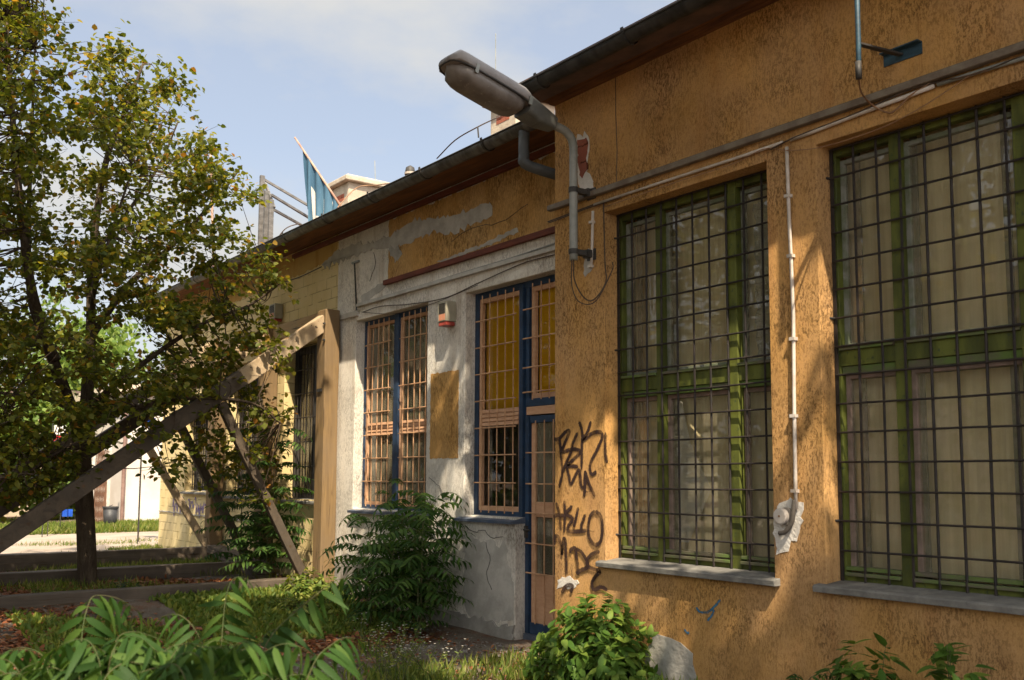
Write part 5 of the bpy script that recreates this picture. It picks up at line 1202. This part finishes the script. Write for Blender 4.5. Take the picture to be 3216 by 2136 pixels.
far_tree(1.0, 29.5, 3.4, 1.6, 2600, 'low orange tinged bush in front of the wire fence', mat=leafmat('autumn_leaf', [(0, (.14, .14, .03)), (.5, (.22, .20, .05)), (1, (.32, .16, .05))]), zb=.0)
far_tree(4.6, 31.5, 4.2, 1.7, 3000, 'rounded bush behind the wire fence in front of the low house', zb=.0)
far_tree(6.9, 34.0, 4.6, 1.7, 3000, 'taller bush next to the lattice fence', zb=.0)
far_tree(2.6, 31.0, 3.6, 1.5, 2600, 'green bush behind the fence left of the trunk', zb=.0)
far_tree(4.6, 46, 7.0, 3.2, 3600, 'broad light tree behind the low house', zb=.1)

# ================================================================== PLANTS
# nearest saplings, fronds read against the ground
fg = empty('tree_of_heaven_sapling', tuple(PD(420, 2500, 3.3)), 'large near sapling with arching fronds filling the bottom left corner', 'sapling', 'tree of heaven saplings in the foreground')
fg2 = empty('tree_of_heaven_sapling', tuple(PD(800, 2500, 3.3)), 'large near sapling with raised fronds left of the shrub, bottom centre', 'sapling', 'tree of heaven saplings in the foreground')
def fan(par, lst, root, depth, spanx):
    fr = Fronds(); rt = PD(*root, depth); rt[2] = ground_z(rt[0], rt[1])
    for (pts, dd, ll) in lst:
        P_ = [PD(a, b, depth+dd+.05*i) for i, (a, b) in enumerate(pts)]
        fr.add(P_, pairs=10, ll=ll*random.uniform(1.05, 1.35), hang=random.uniform(.6, 1.25), r=.0022, start=.2, wr=.17, jit=.2)
        base = P_[0]; fr.mb.tube([tuple(rt), tuple((rt+base)/2+np.array([.03, 0, .1])), tuple(base)], [.012, .009, .006], 6)
    for k in range(16):     # further fronds lower in the crown of the sapling
        x0_ = random.uniform(*spanx); sgn = random.choice((-1, 1)); ln = random.uniform(90, 200); yt = random.uniform(2000, 2120)
        pts = [(x0_, yt+180), (x0_+sgn*15, yt+60), (x0_+sgn*ln*.35, yt), (x0_+sgn*ln*.75, yt+random.uniform(-15, 15)), (x0_+sgn*ln*1.2, yt+random.uniform(15, 60))]
        dd = random.uniform(-.5, .3); P_ = [PD(a, b, depth+dd+random.uniform(-.06, .06)) for (a, b) in pts]
        fr.add(P_, pairs=9, ll=random.uniform(.10, .145), hang=random.uniform(.6, 1.3), r=.0018, start=.2, wr=.17, jit=.25)
    fr.build(par, segs=2, droop=.45)
fan(fg, [([(250, 2140), (258, 1990), (276, 1904), (300, 1871), (370, 1880), (432, 1918)], 0, .115),
         ([(360, 2200), (358, 2060), (373, 2000), (430, 1985), (520, 2015)], -.2, .115),
         ([(165, 2200), (145, 2085), (115, 2046), (55, 2035), (-20, 2065)], .1, .11),
         ([(330, 2230), (200, 2110), (120, 2100), (40, 2130)], -.3, .11), ([(420, 2240), (470, 2100), (540, 2030), (620, 2025)], .0, .11),
         ([(300, 2250), (330, 2130), (400, 2080), (480, 2100)], -.4, .12), ([(100, 2250), (60, 2160), (0, 2130), (-60, 2150)], -.1, .12),
         ([(220, 2230), (240, 2100), (330, 2040), (420, 2040)], .3, .10)], (300, 2600), 3.3, (-40, 560))
fan(fg2, [([(690, 2160), (700, 1960), (716, 1850), (747, 1812), (800, 1832)], .2, .10),
          ([(780, 2200), (838, 2020), (915, 1932), (990, 1871), (1057, 1822), (1110, 1815)], 0, .12),
          ([(930, 2220), (990, 2076), (1037, 2028), (1080, 2003), (1120, 2006)], -.3, .11),
          ([(600, 2230), (560, 2090), (600, 2040), (680, 2030)], -.2, .115), ([(560, 2240), (520, 2130), (470, 2070), (400, 2060)], .1, .11),
          ([(640, 2240), (660, 2130), (740, 2080), (830, 2090)], -.3, .12), ([(760, 2250), (860, 2140), (950, 2120), (1010, 2140)], -.3, .11),
          ([(690, 2160), (620, 1990), (560, 1930), (500, 1940)], .35, .10), ([(820, 2200), (800, 2060), (850, 1980), (900, 1990)], .2, .10)], (760, 2600), 3.3, (480, 960))
# saplings against the walls
sapling(5.45, 9.15, 1.2, 'sapling in the middle of the clump under the white barred window', fl=.6, ll=.13, nodes=8, per=3)
sapling(5.35, 8.6, 1.15, 'right hand sapling of the clump beside the bare plaster', fl=.55, ll=.13, nodes=8, lean=(-.05, -.1))
sapling(5.5, 9.8, 1.0, 'left hand sapling of the clump nearest the timber post', fl=.58, ll=.125, nodes=7, lean=(0, .2))
sapling(5.2, 9.35, .75, 'low sapling in front of the clump under the white window', fl=.58, ll=.125, nodes=6, lean=(-.1, 0))
sapling(5.65, 9.75, 1.5, 'tall thin sapling reaching up to the white window sill', fl=.3, ll=.08, nodes=4, per=2, start=.75)
sapling(5.45, 12.6, 1.9, 'tall sapling standing behind the nearest timber post', fl=.65, ll=.14, nodes=9)
sapling(5.15, 12.95, 1.3, 'bushy sapling between the struts of the timber frames', fl=.65, ll=.14, nodes=7)
sapling(5.55, 13.2, 1.0, 'short sapling at the foot of the yellow wall', fl=.55, ll=.11, nodes=6)
sapling(5.62, 8.85, 1.3, 'upright sapling close to the wall in the clump under the window', fl=.55, ll=.13, nodes=10, per=3)
sapling(5.15, 8.85, .8, 'spreading sapling at the front right of the clump', fl=.55, ll=.13, nodes=8, per=4)
sapling(5.6, 9.4, 1.05, 'bushy sapling at the back of the clump under the window', fl=.55, ll=.13, nodes=9, per=4)
sapling(5.25, 8.5, .6, 'lowest sapling of the clump beside the bare plaster', fl=.45, ll=.09, nodes=6, per=4)
sapling(5.0, 3.72, .36, 'small sapling poking up at the bottom edge under the right green window', fl=.3, ll=.06, nodes=3, per=3, start=.7)
sapling(5.3, 12.4, .9, 'low sapling just left of the nearest timber post', fl=.65, ll=.14, nodes=7, per=4)
# broad leaved shrubs
def shrub(cx, cy, z0, rx, ry, rz, n, label, size=(.06, .1), mat=SHRUB, group='broad leaved shrubs', wr=.48, name='leafy_shrub', cat='shrub', lean=0):
    t = empty(name, (cx, cy, z0), label, cat, group); mb = MB(); tips = []
    B, A, N_, L_ = [], [], [], []
    for k in range(n):
        d = rand_dir(1, .35)[0]; d[2] = abs(d[2]); r = random.uniform(.55, 1.0)
        tip = np.array([cx, cy, z0])+d*np.array([rx, ry, rz])*r
        if k % 3 == 0: mb.tube(spline([(cx+d[0]*.06, cy+d[1]*.06, z0-.02), tuple((np.array([cx, cy, z0])+tip)/2+np.array([0, 0, .06])), tuple(tip)], 3), [.006, .0055, .005, .004, .0035, .003, .002], 4, cap=False)
        m_ = int(rng.integers(4, 8)); ang = rng.uniform(0, 2*pi, m_)
        o = d; s1 = np.cross(o, [0, 0, 1.]); s1 /= np.linalg.norm(s1)+1e-6; s2 = np.cross(o, s1)
        for a in ang:
            v = s1*cos(a)+s2*sin(a)+o*rng.uniform(.2, .9); v[2] -= .25
            B.append(tip-o*rng.uniform(0, .09)); A.append(v); N_.append(o*.8+np.array([0, 0, .7])+rng.normal(0, .15, 3)); L_.append(rng.uniform(*size))
    mb.build('stem', STEM, t, True, fix=False); L_ = np.array(L_)
    leaf_soup('foliage', np.array(B), np.array(A), np.array(N_), L_, L_*wr, mat, t, segs=2, droop=.18, fold=.22); return t
c = PZ(1860, 2136, -.02)
shrub(5.08, 5.62, -.03, .56, .60, .76, 340, 'dense broad leaved shrub against the orange wall below the graffiti', size=(.07, .12))
shrub(5.1, 6.15, -.03, .28, .26, .42, 90, 'smaller sunlit part of leafy growth left of the dense shrub', size=(.06, .10))
shrub(5.3, 11.1, .08, .5, .55, .42, 170, 'yellow green shrub at the foot of the nearest timber post', size=(.06, .1), mat=WEED)
shrub(4.9, 10.4, .02, .5, .5, .3, 120, 'low green shrub in front of the sapling clump', size=(.05, .09), mat=WEED)
shrub(4.85, 3.15, -.05, .32, .42, .80, 200, 'dark leafy bush at the bottom right, left of the corner bush', size=(.07, .12))
shrub(4.95, 2.75, -.05, .3, .30, .86, 150, 'leafy bush in the bottom right corner', size=(.07, .12))
c = PZ(175, 1935, 0)
shrub(c[0], c[1], .02, .75, .45, .36, 200, 'low leafy weeds at the left in front of the base beam', size=(.035, .06), mat=WEED)
shrub(c[0]+.75, c[1]-.05, .02, .45, .4, .38, 160, 'dark bluish weeds left of centre before the base beam', size=(.03, .05), mat=leafmat('blue_weed', [(0, (.03, .065, .03)), (1, (.05, .10, .04))]))
# white flowering weeds
def aster(x, y, H, label, n=9):
    z = ground_z(x, y); e = empty('flowering_weed', (x, y, z), label, 'weed', 'white flowering weeds')
    mb = MB(); B, A, N_, L_ = [], [], [], []; fb = []
    for k in range(n):
        d = rng.normal(0, .10, 2); top = np.array([x+d[0]*2, y+d[1]*2, z+H*rng.uniform(.6, 1)]); mb.tube(spline([(x+d[0]*.5, y+d[1]*.5, z-.02), tuple((np.array([x, y, z])+top)/2+rng.normal(0, .02, 3)), tuple(top)], 3), [.004, .004, .0035, .003, .003, .002, .0015], 4, cap=False)
        for j in range(16):
            t = rng.uniform(.1, .95); p = np.array([x+d[0]*.5, y+d[1]*.5, z])*(1-t)+top*t; B.append(p); v = rng.normal(size=3); v[2] = abs(v[2])*.6; A.append(v); N_.append(rng.normal(size=3)); L_.append(rng.uniform(.025, .05))
        for j in range(3): fb.append(top+rng.normal(0, .03, 3))
    mb.build('stem', STEM, e, fix=False); L_ = np.array(L_); leaf_soup('foliage', np.array(B), np.array(A), np.array(N_), L_, L_*.25, WEED, e)
    fb = np.array(fb); m_ = len(fb); b = np.repeat(fb, 5, axis=0); a = np.tile(np.array([[cos(q), sin(q), .3] for q in np.arange(5)*1.2566]), (m_, 1))
    leaf_soup('flower', b, a, np.tile([0, 0, 1.], (m_*5, 1)), np.full(m_*5, .012), np.full(m_*5, .009), FLOWER, e)
for i, (px, py, H) in enumerate(((1190, 2136, .36), (1260, 2080, .34), (1320, 2110, .30), (1150, 2050, .30), (1230, 2180, .42), (1370, 2150, .30))):
    p = PZ(px, py, 0); aster(p[0], p[1], H, ['white flowering weed nearest the middle of the bottom edge', 'white flowering weed in front of the sapling clump', 'white flowering weed right of the others by the bare soil', 'small white flowering weed left of the clump', 'tall white flowering weed cut by the bottom edge', 'sparse white flowering weed at the edge of the sunny patch'][i])

# ------------------------------------------------------------------ grass, weeds, litter (uncountable)
def scatter(poly_list, n):
    out = []
    areas = []
    for (x0_, x1_, y0_, y1_, w_) in poly_list: areas.append((x1_-x0_)*(y1_-y0_)*w_)
    areas = np.array(areas)/sum(areas); cnt = rng.multinomial(n, areas)
    for (q, k) in zip(poly_list, cnt): out.append(np.stack([rng.uniform(q[0], q[1], k), rng.uniform(q[2], q[3], k)], 1))
    return np.concatenate(out)
def vnoise(p, s):
    return .5+.25*(np.sin(p[:, 0]*s+1.3*np.sin(p[:, 1]*s*.7))+np.sin(p[:, 1]*s*1.3+1.7*np.sin(p[:, 0]*s*.9+2)))
def grass(name, regs, n, h=(.05, .12), mat=GRASSM, wr=.09, thr=None, sc=2.0, clump=.0, zoff=0, lay=.45):
    p = scatter(regs, n)
    if thr is not None: p = p[vnoise(p, sc)+rng.normal(0, .12, len(p)) > thr]
    n = len(p); z = np.array([ground_z(a, b) for a, b in p])+zoff
    b = np.column_stack([p, z]); ax_ = rng.normal(0, lay, (n, 3)); ax_[:, 2] = 1; L_ = rng.uniform(*h, n)
    return tag(leaf_soup(name, b, ax_, rand_dir(n), L_, L_*wr, mat, None, fold=.1), kind='stuff')
# mown grass between and beyond the frames, sunny strip far off
grass('grass', [(1.8, 5.9, 13.9, 18.3, 1.0), (2.5, 5.8, 12.0, 13.6, .6), (-1.5, 3.0, 13, 18.3, .3)], 26000, (.06, .15), thr=.36, sc=1.3)
grass('grass', [(2.0, 9.8, 24.9, 28.7, 1)], 26000, (.10, .24), wr=.12)
grass('grass', [(5.0, 7.2, 18.6, 19.6, 1), (3.8, 8.5, 20.6, 21.5, .5)], 4000, (.06, .14), thr=.5, sc=2.6)
# weeds in the foreground and along the wall
grass('ground_weeds', [(2.0, 5.7, 8.9, 11.5, 1)], 15000, (.035, .11), mat=WEED, wr=.34, thr=.50, sc=1.6, lay=.9)
grass('ground_weeds', [(3.6, 5.4, 9.3, 11.6, 1)], 7000, (.04, .12), mat=WEED, wr=.4, thr=.34, sc=1.9, lay=.9)
grass('grass', [(3.9, 5.4, 5.9, 7.0, 1), (4.2, 5.4, 4.6, 6.2, 1)], 7000, (.04, .17), mat=GRASSM, wr=.10, thr=.48, sc=4.0)
grass('grass', [(2.6, 4.4, 6.2, 8.0, 1)], 2600, (.04, .14), mat=WEED, wr=.14, thr=.55, sc=3.0)
grass('grass', [(5.0, 5.45, 2.0, 5.4, 1)], 2500, (.05, .2), mat=GRASSM, wr=.10)
def litter(regs, n, thr, sc, size=(.04, .075)):
    p = scatter(regs, n); p = p[vnoise(p, sc)+rng.normal(0, .12, len(p)) > thr]; n = len(p)
    z = np.array([ground_z(a, b) for a, b in p])+rng.uniform(.008, .025, n); b = np.column_stack([p, z]); a = rng.normal(size=(n, 3)); a[:, 2] *= .15
    nn_ = rng.normal(0, .3, (n, 3)); nn_[:, 2] = 1; L_ = rng.uniform(*size, n)
    return tag(leaf_soup('fallen_leaves', b, a, nn_, L_, L_*.75, LITTER, None, fold=.35), kind='stuff')
litter([(1.2, 5.8, 11.95, 13.6, 1.5), (1.0, 5.4, 8.2, 11.6, 1)], 15000, .42, 1.2)
litter([(1.0, 5.7, 6.0, 8.6, 1)], 3500, .55, 1.7, (.03, .055))
# pebbles and rubble
def pebbles(n):
    mb = MB(); p = scatter([(.8, 5.7, 5.6, 8.9, 1)], n)
    for (a, b) in p:
        r = random.uniform(.006, .022); z = ground_z(a, b)
        ring = [(a+r*cos(t)*random.uniform(.7, 1.2), b+r*sin(t)*random.uniform(.7, 1.2), z+r*.2) for t in np.arange(5)*1.2566]
        n0 = len(mb.v); mb.v += ring+[(a, b, z+r*.8)]; mb.f += [(n0+i, n0+(i+1) % 5, n0+5) for i in range(5)]
    return tag(mb.build('gravel', rough_mat('pebble', (.14, .125, .105), (.22, .20, .175), 30), None, fix=False), kind='stuff')
pebbles(2600)
